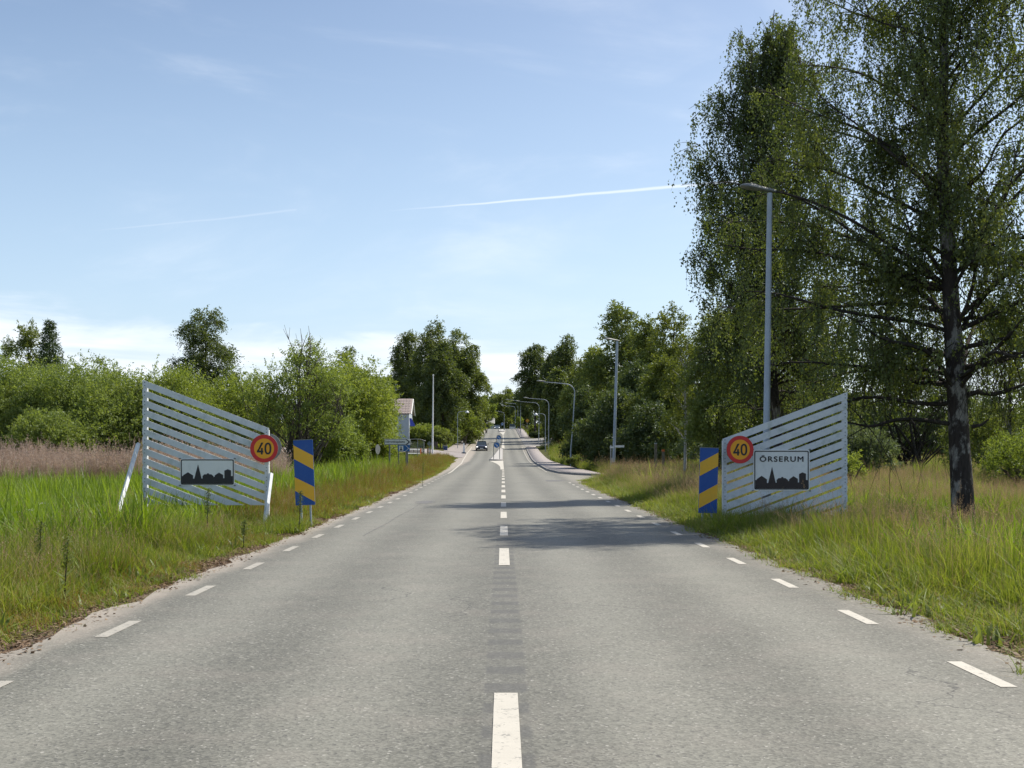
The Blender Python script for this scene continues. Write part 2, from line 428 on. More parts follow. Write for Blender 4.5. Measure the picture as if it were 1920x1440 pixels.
def shelter_glass():
    m, t, o = mat_new('shelter_glass'); q = NT(t); b = q.n('ShaderNodeBsdfPrincipled'); tr = q.n('ShaderNodeBsdfTransparent')
    tc = q.n('ShaderNodeTexCoord').outputs['Object']
    q.l(q.mix(q.noise(3, 3, .5, tc), (.2, .25, .24), (.3, .33, .3)), b.inputs['Base Color']); b.inputs['Roughness'].default_value = .1
    mx = q.n('ShaderNodeMixShader'); mx.inputs[0].default_value = .45; q.l(tr.outputs[0], mx.inputs[1]); q.l(b.outputs[0], mx.inputs[2])
    q.l(mx.outputs[0], o.inputs[0]); return m
M['glass_clear'] = shelter_glass()
def lampface():
    m, t, o = mat_new('headlight_lens'); q = NT(t); b = q.n('ShaderNodeBsdfPrincipled')
    tc = q.n('ShaderNodeTexCoord').outputs['Object']
    q.l(q.mix(q.noise(20, 3, .5, tc), (.8, .8, .8), (.9, .9, .9)), b.inputs['Base Color'])
    b.inputs['Roughness'].default_value = .15
    b.inputs['Emission Color'].default_value = (1, .97, .9, 1); b.inputs['Emission Strength'].default_value = 1.6
    q.l(b.outputs[0], o.inputs[0]); return m
M['headlight'] = lampface()
def carpaint(name, col):
    m, t, o = mat_new(name); q = NT(t); b = q.n('ShaderNodeBsdfPrincipled'); tc = q.n('ShaderNodeTexCoord').outputs['Object']
    q.l(q.mix(q.noise(2, 4, .5, tc), tuple(c*.85 for c in col), col), b.inputs['Base Color'])
    b.inputs['Metallic'].default_value = .5; b.inputs['Roughness'].default_value = .38; b.inputs['Coat Weight'].default_value = .7
    b.inputs['Coat Roughness'].default_value = .06
    q.l(b.outputs[0], o.inputs[0]); return m
M['car_dark'] = carpaint('dark_grey_car_paint', (.045, .05, .065))
M['car_silver'] = carpaint('silver_blue_car_paint', (.22, .27, .33))
M['van_white'] = carpaint('white_van_paint', (.6, .6, .6))

def asphalt(name, dark, light, tint=(.30, .26, .22), edge_dirt=True, track=True, fine=1.0, milled=False):
    m, t, o = mat_new(name); q = NT(t); b = q.n('ShaderNodeBsdfPrincipled')
    P = q.n('ShaderNodeNewGeometry').outputs['Position']
    sp = q.n('ShaderNodeSeparateXYZ'); q.l(P, sp.inputs[0]); x, y, z = sp.outputs
    # stone chips
    vo = q.n('ShaderNodeTexVoronoi'); q.l(P, vo.inputs['Vector']); vo.inputs['Scale'].default_value = 58*fine
    chips = q.n('ShaderNodeSeparateColor'); q.l(vo.outputs['Color'], chips.inputs[0])
    vo2 = q.n('ShaderNodeTexVoronoi'); q.l(P, vo2.inputs['Vector']); vo2.inputs['Scale'].default_value = 24*fine
    ch2 = q.n('ShaderNodeSeparateColor'); q.l(vo2.outputs['Color'], ch2.inputs[0])
    n1 = q.noise(.35, 6, .6, P); n2 = q.noise(3.2, 5, .6, P, (1, .25, 1)); n3 = q.noise(16, 4, .7, P)
    v = q.m('ADD', q.m('MULTIPLY', chips.outputs[0], .55), q.m('MULTIPLY', ch2.outputs[1], .16))
    v = q.m('ADD', v, q.m('MULTIPLY', n3, .40))
    v = q.m('ADD', v, q.m('MULTIPLY', q.m('SUBTRACT', n1, .5), .50))
    v = q.m('ADD', v, q.m('MULTIPLY', q.m('SUBTRACT', n2, .5), .24))
    if track:   # polished wheel paths and the greyer strips between them
        tr = q.m('COSINE', q.m('MULTIPLY', q.m('SUBTRACT', q.m('ABSOLUTE', x), 1.0), 3.7))
        v = q.m('ADD', v, q.m('MULTIPLY', tr, .17))
    c = q.mix(q.m('MULTIPLY', v, 1.0, clamp=True), dark, light)
    c = q.mix(q.m('MULTIPLY', q.ss(chips.outputs[2], .95, 1.0), .5), c, (.46, .44, .39))
    c = q.mix(q.m('MULTIPLY', q.ss(chips.outputs[1], .90, .97), .55), c, (.045, .043, .04))
    c = q.mix(q.ss(q.noise(1.3, 4, .6, P), .45, .75, 0, .18), c, tint)
    if edge_dirt:
        vc = q.n('ShaderNodeTexVoronoi', feature='DISTANCE_TO_EDGE'); vc.inputs['Scale'].default_value = .22
        wv = q.n('ShaderNodeVectorMath', operation='MULTIPLY_ADD'); q.l(q.n('ShaderNodeTexNoise').outputs['Color'], wv.inputs[0]) if False else None
        nn_ = q.n('ShaderNodeTexNoise'); q.l(P, nn_.inputs['Vector']); nn_.inputs['Scale'].default_value = 1.4; nn_.inputs['Detail'].default_value = 5
        q.l(nn_.outputs['Color'], wv.inputs[0]); wv.inputs[1].default_value = (.9, .9, .9); q.l(P, wv.inputs[2]); q.l(wv.outputs[0], vc.inputs['Vector'])
        cr = q.m('MULTIPLY', q.ss(vc.outputs['Distance'], .0006, .0028, .75, 0), q.ss(q.noise(.13, 3, .5, P), .50, .58))
        c = q.mix(cr, c, (.035, .034, .032))
        c = q.mix(q.m('MULTIPLY', q.ss(q.noise(.5, 5, .65, P, (1, .12, 1)), .60, .74), .28), c, (.06, .058, .053))
        ax = q.m('ABSOLUTE', x); en = q.m('MULTIPLY', q.m('SUBTRACT', q.noise(1.6, 6, .7, P, (1, .35, 1)), .5), .75)
        d = q.ss(q.m('ADD', ax, en), 3.42, 3.98, 0, .72)
        right = q.ss(x, -1, 1, 1.0, .38)
        c = q.mix(q.m('MULTIPLY', d, right), c, (.36, .31, .255))
    if milled:  # dirt lying in the milled grooves
        w = q.m('COSINE', q.m('MULTIPLY', q.m('SUBTRACT', y, 6.9), 2*PI/.65))
        cx_ = q.m('ABSOLUTE', q.m('SUBTRACT', x, q.m('ADD', q.m('MULTIPLY', y, .0026), .02)))
        ed = q.ss(q.m('ADD', cx_, q.m('MULTIPLY', n3, .04)), .150, .180, 1, 0)
        gv = q.m('MULTIPLY', q.ss(q.m('ADD', w, q.m('MULTIPLY', q.m('SUBTRACT', n3, .5), 1.6)), -.35, .55, .14, .60), ed)
        c = q.mix(gv, c, (.075, .073, .068))
    q.l(c, b.inputs['Base Color']); b.inputs['Roughness'].default_value = .72; b.inputs['Specular IOR Level'].default_value = .45
    hgt = q.m('ADD', q.m('MULTIPLY', chips.outputs[0], .5), q.m('MULTIPLY', vo.outputs['Distance'], .4))
    q.l(q.bump(hgt, .45, .006), b.inputs['Normal']); q.l(b.outputs[0], o.inputs[0]); return m
M['asphalt'] = asphalt('worn_asphalt', (.075, .073, .058), (.222, .216, .178))
M['milled'] = asphalt('milled_asphalt', (.075, .073, .058), (.222, .216, .178), edge_dirt=False, milled=True)
M['path'] = asphalt('pinkish_path_asphalt', (.21, .185, .17), (.33, .29, .27), edge_dirt=False, track=False)
M['sideroad'] = asphalt('side_road_asphalt', (.17, .165, .155), (.30, .285, .265), edge_dirt=False, track=False)
def roadpaint(name, wear, k=1.0):
    m, t, o = mat_new(name); q = NT(t); b = q.n('ShaderNodeBsdfPrincipled')
    P = q.n('ShaderNodeNewGeometry').outputs['Position']
    vo = q.n('ShaderNodeTexVoronoi'); q.l(P, vo.inputs['Vector']); vo.inputs['Scale'].default_value = 70
    s = q.n('ShaderNodeSeparateColor'); q.l(vo.outputs['Color'], s.inputs[0])
    n = q.noise(9, 6, .7, P)
    w = q.m('MULTIPLY', q.ss(s.outputs[0], .55, .9), q.ss(n, .48, .62))
    c = q.mix(q.noise(4, 5, .6, P), (.44*k, .41*k, .345*k), (.55*k, .515*k, .44*k))
    c = q.mix(q.m('MULTIPLY', w, wear), c, (.17, .165, .15)); q.l(c, b.inputs['Base Color'])
    b.inputs['Roughness'].default_value = .7; q.l(q.bump(s.outputs[1], .3, .004), b.inputs['Normal']); q.l(b.outputs[0], o.inputs[0]); return m
M['marking'] = roadpaint('road_marking_paint', .8)
M['marking_dusty'] = roadpaint('dusty_marking_paint', 1.0, .74)
def groundmat():
    m, t, o = mat_new('field_ground'); q = NT(t); b = q.n('ShaderNodeBsdfPrincipled')
    P = q.n('ShaderNodeNewGeometry').outputs['Position']
    sp = q.n('ShaderNodeSeparateXYZ'); q.l(P, sp.inputs[0]); x, y, z = sp.outputs
    a = q.noise(.4, 6, .6, P); f = q.noise(22, 6, .75, P); g = q.noise(3, 5, .6, P)
    c = q.mix(q.ss(a, .35, .65), (.085, .105, .028), (.13, .14, .04))
    c = q.mix(q.ss(f, .35, .7), tuple(v*.45 for v in (.10, .09, .04)), c)
    dirt = q.mix(q.ss(f, .35, .65), (.12, .085, .06), (.34, .27, .215))
    ax = q.m('ADD', q.m('ABSOLUTE', x), q.m('MULTIPLY', q.m('SUBTRACT', g, .5), .7))
    c = q.mix(q.ss(ax, 4.25, 4.75, 1, 0), c, dirt)
    q.l(c, b.inputs['Base Color']); b.inputs['Roughness'].default_value = .95; b.inputs['Specular IOR Level'].default_value = .1
    q.l(q.bump(f, 1.0, .05), b.inputs['Normal']); q.l(b.outputs[0], o.inputs[0]); return m
M['ground'] = groundmat()
# ================================================================== ground, road, markings
def build_ground():
    ys = np.concatenate([np.arange(-60, 0, 4), np.arange(0, 60, .5), np.arange(60, 140, 1.0), np.arange(140, 420, 3), np.arange(420, 900, 30), np.geomspace(900, 3000, 8)])
    h = np.concatenate([np.arange(0, 14, .4), np.arange(14, 50, 1.5), np.arange(50, 140, 8), np.geomspace(140, 2500, 12)])
    xs = np.concatenate([-h[:0:-1], h])
    X, Y = np.meshgrid(xs, ys); Z = ground(X, Y)
    nx, ny = len(xs), len(ys)
    V = np.stack([X, Y, Z], -1).reshape(-1, 3)
    i, j = np.meshgrid(np.arange(nx-1), np.arange(ny-1)); a = (j*nx+i).ravel()
    o = obj_np('ground', V, np.stack([a, a+1, a+nx+1, a+nx], 1), M['ground'], smooth_=True)
    tag(o, 'grassy ground on both sides of the road', kind='structure')
build_ground()
def ribbon(name, ys, fl, fr, dz, mat, parent=None, nx=1, thick=0.0, extra=None):
    ys = np.asarray(ys, float); V = []; F = []
    L = np.array([fl(y) for y in ys]); Rr = np.array([fr(y) for y in ys]); T = np.linspace(0, 1, nx+1)
    X = L[:, None]*(1-T)+Rr[:, None]*T; Y = np.repeat(ys[:, None], nx+1, 1)
    Z = zr(ys)[:, None]+dz+0*X
    if extra is not None: Z = Z+extra(X, Y)
    V = np.stack([X, Y, Z], -1).reshape(-1, 3); n = nx+1
    i, j = np.meshgrid(np.arange(nx), np.arange(len(ys)-1)); a = (j*n+i).ravel()
    F = [np.stack([a, a+1, a+n+1, a+n], 1)]
    if thick:
        k = len(V); V = np.concatenate([V, V-np.array([0, 0, thick])])
        def wall(idx): 
            idx = np.asarray(idx); F.append(np.stack([idx[:-1], idx[1:], idx[1:]+k, idx[:-1]+k], 1))
        m = len(ys)
        wall(np.arange(m)*n); wall((np.arange(m)*n+n-1)[::-1]); wall(np.arange(n)[::-1]); wall((m-1)*n+np.arange(n))
    return obj_np(name, V, F, mat, parent)
RY = np.concatenate([np.arange(-50, 10, .25), np.arange(10, 60, .5), np.arange(60, 520, 2), [600, 900]])
wig = lambda y, k: .06*math.sin(y*1.9+k)+.05*math.sin(y*4.3+2*k)+.03*math.sin(y*9.7+k)
road = ribbon('road', RY, lambda y: xl(y)+wig(y, 1)*(y < 140), lambda y: xr(y)+wig(y, 4)*(y < 56), 0.0, M['asphalt'], nx=8)
tag(road, 'worn grey two lane asphalt road running straight and up the hill', kind='structure')
# milled rumble strip: real shallow waves under the centre line
ry = np.arange(-5, 27.4, .04)
def rwave(X, Y):
    w = .5+.5*np.cos(2*PI*Y/.65); e = np.abs(X-cxl(Y))
    return -.003*w*np.clip((.19-e)/.03, 0, 1)-.0035*(e > .2)
rs = ribbon('rumble_strip', ry, lambda y: cxl(y)-.22, lambda y: cxl(y)+.22, .004, M['milled'], road, nx=8, extra=rwave)
M['asphalt_dark'] = asphalt('dark_asphalt', (.06, .058, .055), (.17, .165, .155), edge_dirt=False, track=False)

def dash(name, y0, y1, xc, w, mat, dz=.0075):
    if name == 'edge_dash': dz = .0035
    n = max(1, int((y1-y0)/.5)); ys = np.linspace(y0, y1, n+1)
    return ribbon(name, ys, lambda y: xc(y)-w/2, lambda y: xc(y)+w/2, dz, mat, road)
y = 8.0-3-12
while y < 30:
    if y < 17:
        dash('centre_dash', y, y+3, cxl, .155, M['marking']); y += 12 if y < 7 else 0
        if y > 17: break
    else: break
# after the 9 m gap: the warning line of 3 m dashes
for k in range(13):
    y0 = 17.0+6*k
    if k >= 5: y0 = 47+6*(k-5)
    dash('centre_dash', y0, y0+3, cxl, .155, M['marking'])
xle = lambda y: np.interp(y, [0, 60, 85, 130, 150, 180, 205, 260, 300, 500], [-3.44, -3.44, -3.40, -4.1, -4.55, -4.8, -4.7, -4.0, -3.7, -3.6])
xre = lambda y: np.interp(y, [0, 62, 500], [3.46, 3.46, 3.9])
for side, fx, m, ph in ((-1, xle, M['marking_dusty'], 2.44), (1, xre, M['marking'], .22)):
    y0 = -4+ph % 3
    while y0 < (80 if side < 0 else 62):
        dash('edge_dash', y0, y0+1.0, fx, .115, m); y0 += 3.0
ribbon('solid_edge_line', np.arange(80, 205, 2.0), lambda y: xle(y)-.06, lambda y: xle(y)+.06, .0095, M['marking'], road)
ribbon('solid_edge_line', np.arange(262, 420, 3.0), lambda y: xle(y)-.06, lambda y: xle(y)+.06, .0095, M['marking'], road)
ribbon('solid_edge_line', np.arange(84, 206, 2.0), lambda y: 3.28+.004*(y-84)-.05, lambda y: 3.28+.004*(y-84)+.05, .0095, M['marking_dusty'], road)
# painted hatch areas before and behind the islands
hr = lambda y: .32+.0018*(y-90)
def hl(y):
    t = np.clip((y-96)/52, 0, 1); return hr(y)-.28-1.45*t**2.2
ribbon('painted_nose', np.arange(94, 147.6, 1.5), hl, hr, .0095, M['marking'], road)
ribbon('painted_tail', np.arange(199, 229, 1.5), lambda y: .58-.32*math.cos(max(0, (y-203)/26)*PI/2)**1, lambda y: .80, .0095, M['marking'], road)
ribbon('painted_median', np.arange(229, 272, 2.0), lambda y: .68, lambda y: .82, .0095, M['marking'], road)
ribbon('painted_nose', np.arange(272, 299, 1.5), lambda y: .68-.9*((y-272)/27)**1.6, lambda y: .82+.62*((y-272)/27)**1.6, .0095, M['marking'], road)
# dark patches and a thin dark seam laid over the asphalt
o = ribbon('dark_patch', np.linspace(37.2, 39.3, 8), lambda y: -2.75+.25*abs(math.sin(y*3)), lambda y: -2.0-.2*abs(math.cos(y*2.7)), .004, M['asphalt_dark'], road)
ribbon('dark_seam', np.linspace(23, 37.2, 15), lambda y: -2.42-.012*(37-y)+.02*math.sin(y), lambda y: -2.395-.012*(37-y)+.02*math.sin(y), .004, M['asphalt_dark'], road)
for yy, xx in ((121, -3.1), (131, -3.7), (62, 2.9)):
    ribbon('dark_patch', np.linspace(yy, yy+2.6, 5), lambda y: xx-.5, lambda y: xx+.35+.2*math.sin(y*2), .004, M['asphalt_dark'], road)

# pavement on the right with its kerb
kr = lambda y: np.interp(y, [74, 76, 80, 90, 110, 153, 200, 207], [5.6, 4.7, 3.9, 3.52, 3.62, 4.0, 4.3, 4.6])
kq = lambda y: np.interp(y, [74, 76, 100, 207], [6.6, 6.3, 5.9, 6.1])
pav = ribbon('pavement', np.arange(74, 208, 1.0), lambda y: kr(y)+.14, kq, .125, M['path'], nx=2, thick=.25)
tag(pav, 'pinkish asphalt pavement along the right side of the road', kind='structure')
o = ribbon('kerb', np.arange(74, 208, 1.0), kr, lambda y: kr(y)+.137, .13, M['kerb'], pav, thick=.3)
o = ribbon('kerb', np.linspace(73.86, 73.998, 2), lambda y: 5.6, lambda y: 6.6, .13, M['kerb'], pav, thick=.3)
pav2 = ribbon('pavement', np.arange(252, 400, 2.0), lambda y: 4.5, lambda y: 6.4, .125, M['path'], thick=.25)
tag(pav2, 'farther stretch of pavement beyond the right side street', kind='structure')
ribbon('kerb', np.arange(252, 400, 2.0), lambda y: 4.36, lambda y: 4.497, .13, M['kerb'], pav2, thick=.3)
def sheet(name, ys, fl, fr, dz, mat, label, nx=6):
    ys = np.asarray(ys, float); T = np.linspace(0, 1, nx+1)
    L = np.array([fl(y) for y in ys]); Rr = np.array([fr(y) for y in ys])
    X = L[:, None]*(1-T)+Rr[:, None]*T; Y = np.repeat(ys[:, None], nx+1, 1)
    Z = np.maximum(ground(X, Y), 0*X+ground(X*0+np.sign(X)*5, Y))+dz
    n = nx+1; i, j = np.meshgrid(np.arange(nx), np.arange(len(ys)-1)); a = (j*n+i).ravel()
    o = obj_np(name, np.stack([X, Y, Z], -1).reshape(-1, 3), np.stack([a, a+1, a+n+1, a+n], 1), mat, smooth_=True)
    return tag(o, label, kind='structure')
sheet('side_street', np.arange(209, 250, 2.0), lambda y: 4.3, lambda y: 40, .06, M['sideroad'], 'side street leaving to the right beyond the pavement', 24)
sheet('side_road', np.arange(160, 180, 1.5), lambda y: -45, lambda y: -4.9, .06, M['path'], 'pale side road leaving to the left past the bus shelter', 24)
sheet('cycle_path', np.arange(180, 330, 3.0), lambda y: np.interp(y, [180, 260, 330], [-8.4, -7.2, -6.6]), lambda y: -5.55, .07, M['path'], 'narrow walking path climbing beside the left lane', 3)
sheet('gravel_yard', np.arange(120, 150, 3.0), lambda y: 9.5, lambda y: 16, .05, M['sideroad'], 'pale gravel yard behind the lamp posts on the right', 6)

# traffic islands
def island(y0, y1, x0, x1, x0b, label):
    b = bmesh.new(); pts = []
    n = 10
    for k in range(n+1):
        a = PI+PI*k/n; c = (x0+x1)/2; r = (x1-x0)/2; pts.append((c+r*math.cos(a), y0+r+r*math.sin(a)*1.0))
    c = (x0b+x1)/2; r = (x1-x0b)/2
    for k in range(n+1):
        a = PI*k/n; pts.append((c+r*math.cos(a)+.12, y1-r+r*math.sin(a)))
    lo = [b.verts.new((p[0], p[1], float(zr(p[1]))-.05)) for p in pts]; hi = [b.verts.new((p[0], p[1], float(zr(p[1]))+.14)) for p in pts]
    m = len(pts)
    for i in range(m): b.faces.new((lo[i], lo[(i+1) % m], hi[(i+1) % m], hi[i]))
    cc = Vector((sum(p[0] for p in pts)/m, sum(p[1] for p in pts)/m, 0))
    ins = [b.verts.new((p[0]+(cc.x-p[0])*.22, p[1]+(.14 if p[1] < cc.y else -.14), float(zr(p[1]))+.145)) for p in pts]
    for i in range(m): b.faces.new((hi[i], hi[(i+1) % m], ins[(i+1) % m], ins[i]))
    me = bpy.data.meshes.new('kerb_ring'); bmesh.ops.recalc_face_normals(b, faces=b.faces[:]); b.to_mesh(me); b.free(); me.materials.append(M['kerb'])
    root = bpy.data.objects.new('traffic_island', None); link(root); tag(root, label, kind='structure')
    link(bpy.data.objects.new('kerb_ring', me), root)
    b = bmesh.new()
    L = [p for p in pts]
    q = [b.verts.new((p[0]+(cc.x-p[0])*.20, p[1]+(.12 if p[1] < cc.y else -.12), float(zr(p[1]))+.150)) for p in L]
    # fan as strips between mirrored points keeps it following the slope
    half = m//2
    for i in range(half-1):
        try: b.faces.new((q[i], q[i+1], q[m-2-i], q[m-1-i])) if m-2-i > i+1 else None
        except Exception: pass
    me = bpy.data.meshes.new('paving'); bmesh.ops.recalc_face_normals(b, faces=b.faces[:]); b.to_mesh(me); b.free(); me.materials.append(M['concrete'])
    for p in me.polygons:
        if p.normal.z < 0: p.flip()
    link(bpy.data.objects.new('paving', me), root)
def island2(y0, y1, f0, f1, label):
    root = bpy.data.objects.new('traffic_island', None); link(root); tag(root, label, kind='structure')
    ys = np.concatenate([[y0, y0+.15, y0+.4, y0+.8], np.arange(y0+1.5, y1-1.4, 2), [y1-.8, y1-.4, y1-.15, y1]])
    def sh(y):
        e = min(y-y0, y1-y); return max(.12, math.sqrt(max(0, 1-(1-min(1, e/.9))**2)))
    mid = lambda y: (f0(y)+f1(y))/2
    fl = lambda y: mid(y)-(f1(y)-f0(y))/2*sh(y); fr = lambda y: mid(y)+(f1(y)-f0(y))/2*sh(y)
    a = ribbon('kerb_ring', ys, fl, fr, .14, M['kerb'], root, thick=.25)
    ys2 = ys.copy(); ys2[0] += .12; ys2[-1] -= .12
    ribbon('paving', ys2, lambda y: fl(y)+.11, lambda y: fr(y)-.11, .146, M['concrete'], root)
island2(148, 198, lambda y: np.interp(y, [148, 198], [-1.3, -.1]), lambda y: np.interp(y, [148, 198], [.39, .55]), 'long pale traffic island with keep right signs between the lanes')
island2(300, 322, lambda y: -.22, lambda y: 1.42, 'small far traffic island near the top of the hill')

# ================================================================== slatted town gates
def clip_slat(x0, x1, z0, z1, slope, ztopfn, zbot):
    """parallelogram slat (bottom line z0+slope*(x-xa)), clipped at the panel bottom"""
    pts = [(x0, z0), (x1, z0+slope*(x1-x0)), (x1, z1+slope*(x1-x0)), (x0, z1)]
    out = []
    for i in range(4):
        a, b = pts[i], pts[(i+1) % 4]
        ia, ib = a[1] >= zbot, b[1] >= zbot
        if ia: out.append(a)
        if ia != ib:
            t = (zbot-a[1])/(b[1]-a[1]); out.append((a[0]+t*(b[0]-a[0]), zbot))
    return out
def slat_panel(Y, XL, XR, ztl, ztr, zbot, pitch, sw, label, legs, braces, post_w=.10):
    root = empty('slatted_gate_panel', (0, 0, 0), label, 'panel', 'slatted town gate panels')
    slope = (ztr-ztl)/(XR-XL); rg = random.Random(int(XL*10))
    k = 0; bo = MB()
    while True:
        zt = ztl-k*pitch; zb = zt-sw
        if max(zt, zt+slope*(XR-XL)) < zbot+.02: break
        j = rg.uniform(-.004, .004)
        p = clip_slat(XL, XR, zb+j, zt+j, slope, None, zbot)
        if len(p) >= 3:
            m = MB(); m.poly(p, Y, Y+.022); m.build('slat', M['panel'], root)
            for xb in (XL+.05, XR-.05):
                for dzb in (-.035, .035):
                    zz = (zt+zb)/2+dzb+slope*(xb-XL)
                    if zz > zbot+.02: bo.box(xb-.009, xb+.009, Y-.006, Y-.0005, zz-.009, zz+.009)
        k += 1
        if k > 40: break
    bo.build('screw_heads', M['galv_dark'], root)['kind'] = 'stuff'
    # posts behind the slats
    for x in (XL+.0, XR-post_w):
        zt = ztl+slope*(x+post_w/2-XL)-.03
        m = MB(); m.poly([(x+.004, -.3), (x+post_w-.004, -.3), (x+post_w-.004, zt+slope*post_w/2-.01), (x+.004, zt-slope*post_w/2-.01)], Y+.024, Y+.024+post_w); m.build('post', M['panel'], root)
    xm = (XL+XR)/2; zt = ztl+slope*(xm-XL)-.04
    m = MB(); m.poly([(xm-.05, -.3), (xm+.05, -.3), (xm+.05, zt), (xm-.05, zt)], Y+.024, Y+.124)
    for a, b in braces:
        m2 = MB(); m2.tube([a, b], .05, 4); m2.build('brace', M['panel'], root)
    return root, m
YLp, YRp = 26.2, 26.4
lp, mid = slat_panel(YLp, PX(267, YLp), PX(504, YLp), PZ(712, YLp), PZ(803, YLp), .40, .2085, .142,
    'white slatted gate panel left of the road, highest at its left end', None,
    [((PX(263, YLp)-.03, YLp-.04, PZ(832, YLp)), (PX(209, 24.4), 24.4, -.1)), ((PX(506, YLp)+.03, YLp-.03, PZ(888, YLp)), (PX(495, 25.3), 25.3, -.1))])
mid.bm.free()
rp, mid = slat_panel(YRp, PX(1355, YRp), PX(1589, YRp), PZ(823, YRp), PZ(735, YRp), .13, .2045, .150,
    'white slatted gate panel right of the road, highest at its right end', None, [])
mid.bm.free()
SKY_ = [(665,955),(665,885),(675,885),(675,878),(715,850),(757,880),(757,910),(767,910),(798,775),(827,908),(835,908),(835,885),(848,870),(872,868),(872,860),(888,860),(888,868),(908,870),(925,885),(927,896),(935,890),(935,880),(970,853),(1005,875),(1005,905),(1015,905),(1015,835),(1042,822),(1070,833),(1070,885),(1083,885),(1083,955)]
def skyline(x0, x1, z0, z1, y0, y1):
    s = [((x-665)/(1083-665)*(x1-x0)+x0, z0+(955-y)/(955-775)*(z1-z0)) for x, y in SKY_]
    return MB().poly(s, y0, y1)
def board(Y, x, z, w, h, rim, label, sky_top, skymat, text=None):
    root = empty('town_name_board' if text else 'town_boundary_board', (x, Y, z), label, 'sign')
    MB().poly(rrect(w, h, .05), 0, .012).build('plate', M['sign_white'], root)
    e = rim
    MB().ring(rrect(w-2*e, h-2*e, .035), rrect(w-2*e-.045, h-2*e-.045, .022), -.003, .001).build('border', M['sign_black'], root)
    iw, ih = w-2*e-.045, h-2*e-.045
    skyline(-iw/2+.002, iw/2-.002, -ih/2+.002, -ih/2+sky_top, -.0045, -.0015).build('town_skyline', skymat, root)
    if text:
        text_mesh('lettering', text, .16, M['sign_black'], root, (0, -.0045, h/2-.19), width=w*.77, bold=.0042, space=1.2)
    for sx in (-1, 1):
        for sz in (-1, 1):
            MB().box(sx*(w/2+.008)-.02, sx*(w/2+.008)+.02, -.006, .018, sz*(h/2+.006)-.014, sz*(h/2+.006)+.014).build('bracket', M['sign_back'], root)
    return root
board(YLp-.016, PX(389, YLp), PZ(885, YLp), 1.17, .57, .012, 'rectangular white board with only a black town skyline, on the left slatted panel', .42, M['sign_black'])
board(YRp-.016, PX(1465, YRp), PZ(881.5, YRp), 1.23, .89, .022, 'large white board reading ÖRSERUM above a dark town skyline, on the right slatted panel', .475, M['sign_brown'], 'ÖRSERUM')
def speed_sign(x, Y, z, rz, label, back=False):
    root = empty('speed_limit_sign', (x, Y, z), label, 'sign', rz=rz)
    MB().poly(circ(.30), 0, .018).build('plate', M['sign_back'], root)
    MB().ring(circ(.298), circ(.215), -.004, -.0005).build('red_rim', M['sign_red'], root)
    MB().poly(circ(.218), -.0025, -.0003).build('yellow_face', M['sign_yellow'], root)
    # numerals 4 and 0 drawn as bars and a ring
    m = MB()
    W_ = .034
    m.poly([(-.062-.0, .128), (-.014, .128), (-.108, -.050), (-.154, -.050), (-.152, -.075+.0)], -.006, -.004)
    m.poly([(-.154, -.084), (-.154, -.044), (-.014, -.044), (-.014, -.084)], -.0062, -.0042)
    m.poly([(-.068, -.127), (-.068, .01), (-.028, .01), (-.028, -.127)], -.0064, -.0044)
    m.build('digit_four', M['sign_black'], root)
    o = [(.083+.074*math.copysign(abs(math.cos(a))**.85, math.cos(a)), .127*math.copysign(abs(math.sin(a))**.85, math.sin(a))) for a in [2*PI*k/40 for k in range(40)]]
    i = [(.083+.036*math.copysign(abs(math.cos(a))**.85, math.cos(a)), .089*math.copysign(abs(math.sin(a))**.85, math.sin(a))) for a in [2*PI*k/40 for k in range(40)]]
    MB().ring(o, i, -.006, -.004).build('digit_zero', M['sign_black'], root)
    return root
s1 = speed_sign(PX(495.5, 25.95), 25.93, PZ(841, 25.95), 0, 'round yellow and red 40 speed sign at the right end of the left slatted panel')
MB().tube([(0, .06, -.29), (0, .06, .29)], .03, 8).build('mounting_post', M['galv'], s1)
[MB().box(-.2, .2, .018, .035, z, z+.03).build('clamp_bar', M['sign_back'], s1) for z in (.1, -.13)]
s2 = speed_sign(PX(1387, 26.1), 26.06, PZ(843, 26.1), R(6), 'round yellow and red 40 speed sign at the low end of the right panel')
[MB().box(-.2, .2, .018, .035, z, z+.03).build('clamp_bar', M['sign_back'], s2) for z in (.1, -.13)]
b = empty('sign_seen_from_behind', (PX(502, 26.75), 26.75, PZ(838.5, 26.75)), 'grey back of a second round sign just behind the left 40 sign', 'sign')
MB().poly(circ(.30), -.012, 0).ring(circ(.305), circ(.285), -.02, .004).build('plate', M['sign_back'], b)
[MB().box(-.2, .2, -.03, -.013, z, z+.03).build('clamp_bar', M['galv_dark'], b) for z in (.08, -.11)]
MB().tube([(0, -.045, .2), (0, -.045, -1.95)], .03, 8).build('post', M['galv'], b)

def marker(Y, x, zb, zt, w, sgn, rz, tilt, label):
    root = empty('striped_marker_panel', (x, Y, zb), label, 'marker panel', 'blue and yellow marker panels beside the road', rz)
    root.rotation_euler = (0, tilt, rz); h = zt-zb
    MB().box(-w/2, w/2, 0, .03, 0, h).build('board', M['flag_blue'], root)
    f = (lambda u: u) if sgn > 0 else (lambda u: -u)
    def stripe(za, zb_, drop):          # band from one side to the other
        p = [(f(-w/2), za), (f(w/2), za+drop), (f(w/2), zb_+drop), (f(-w/2), zb_)]
        MB().poly(p, -.003, .0).build('stripe', M['flag_yellow'], root)
    return root, stripe, h
root, st, h = marker(26.0, PX(572.5, 26.0), PZ(947, 26), PZ(825, 26), .415, -1, 0, R(-2.2), 'blue and yellow striped marker panel left of the road, beside the left 40 sign')
w = .415
def band(root, w, pts, name='stripe'):
    MB().poly(pts, -.003, 0).build(name, M['flag_yellow'], root)
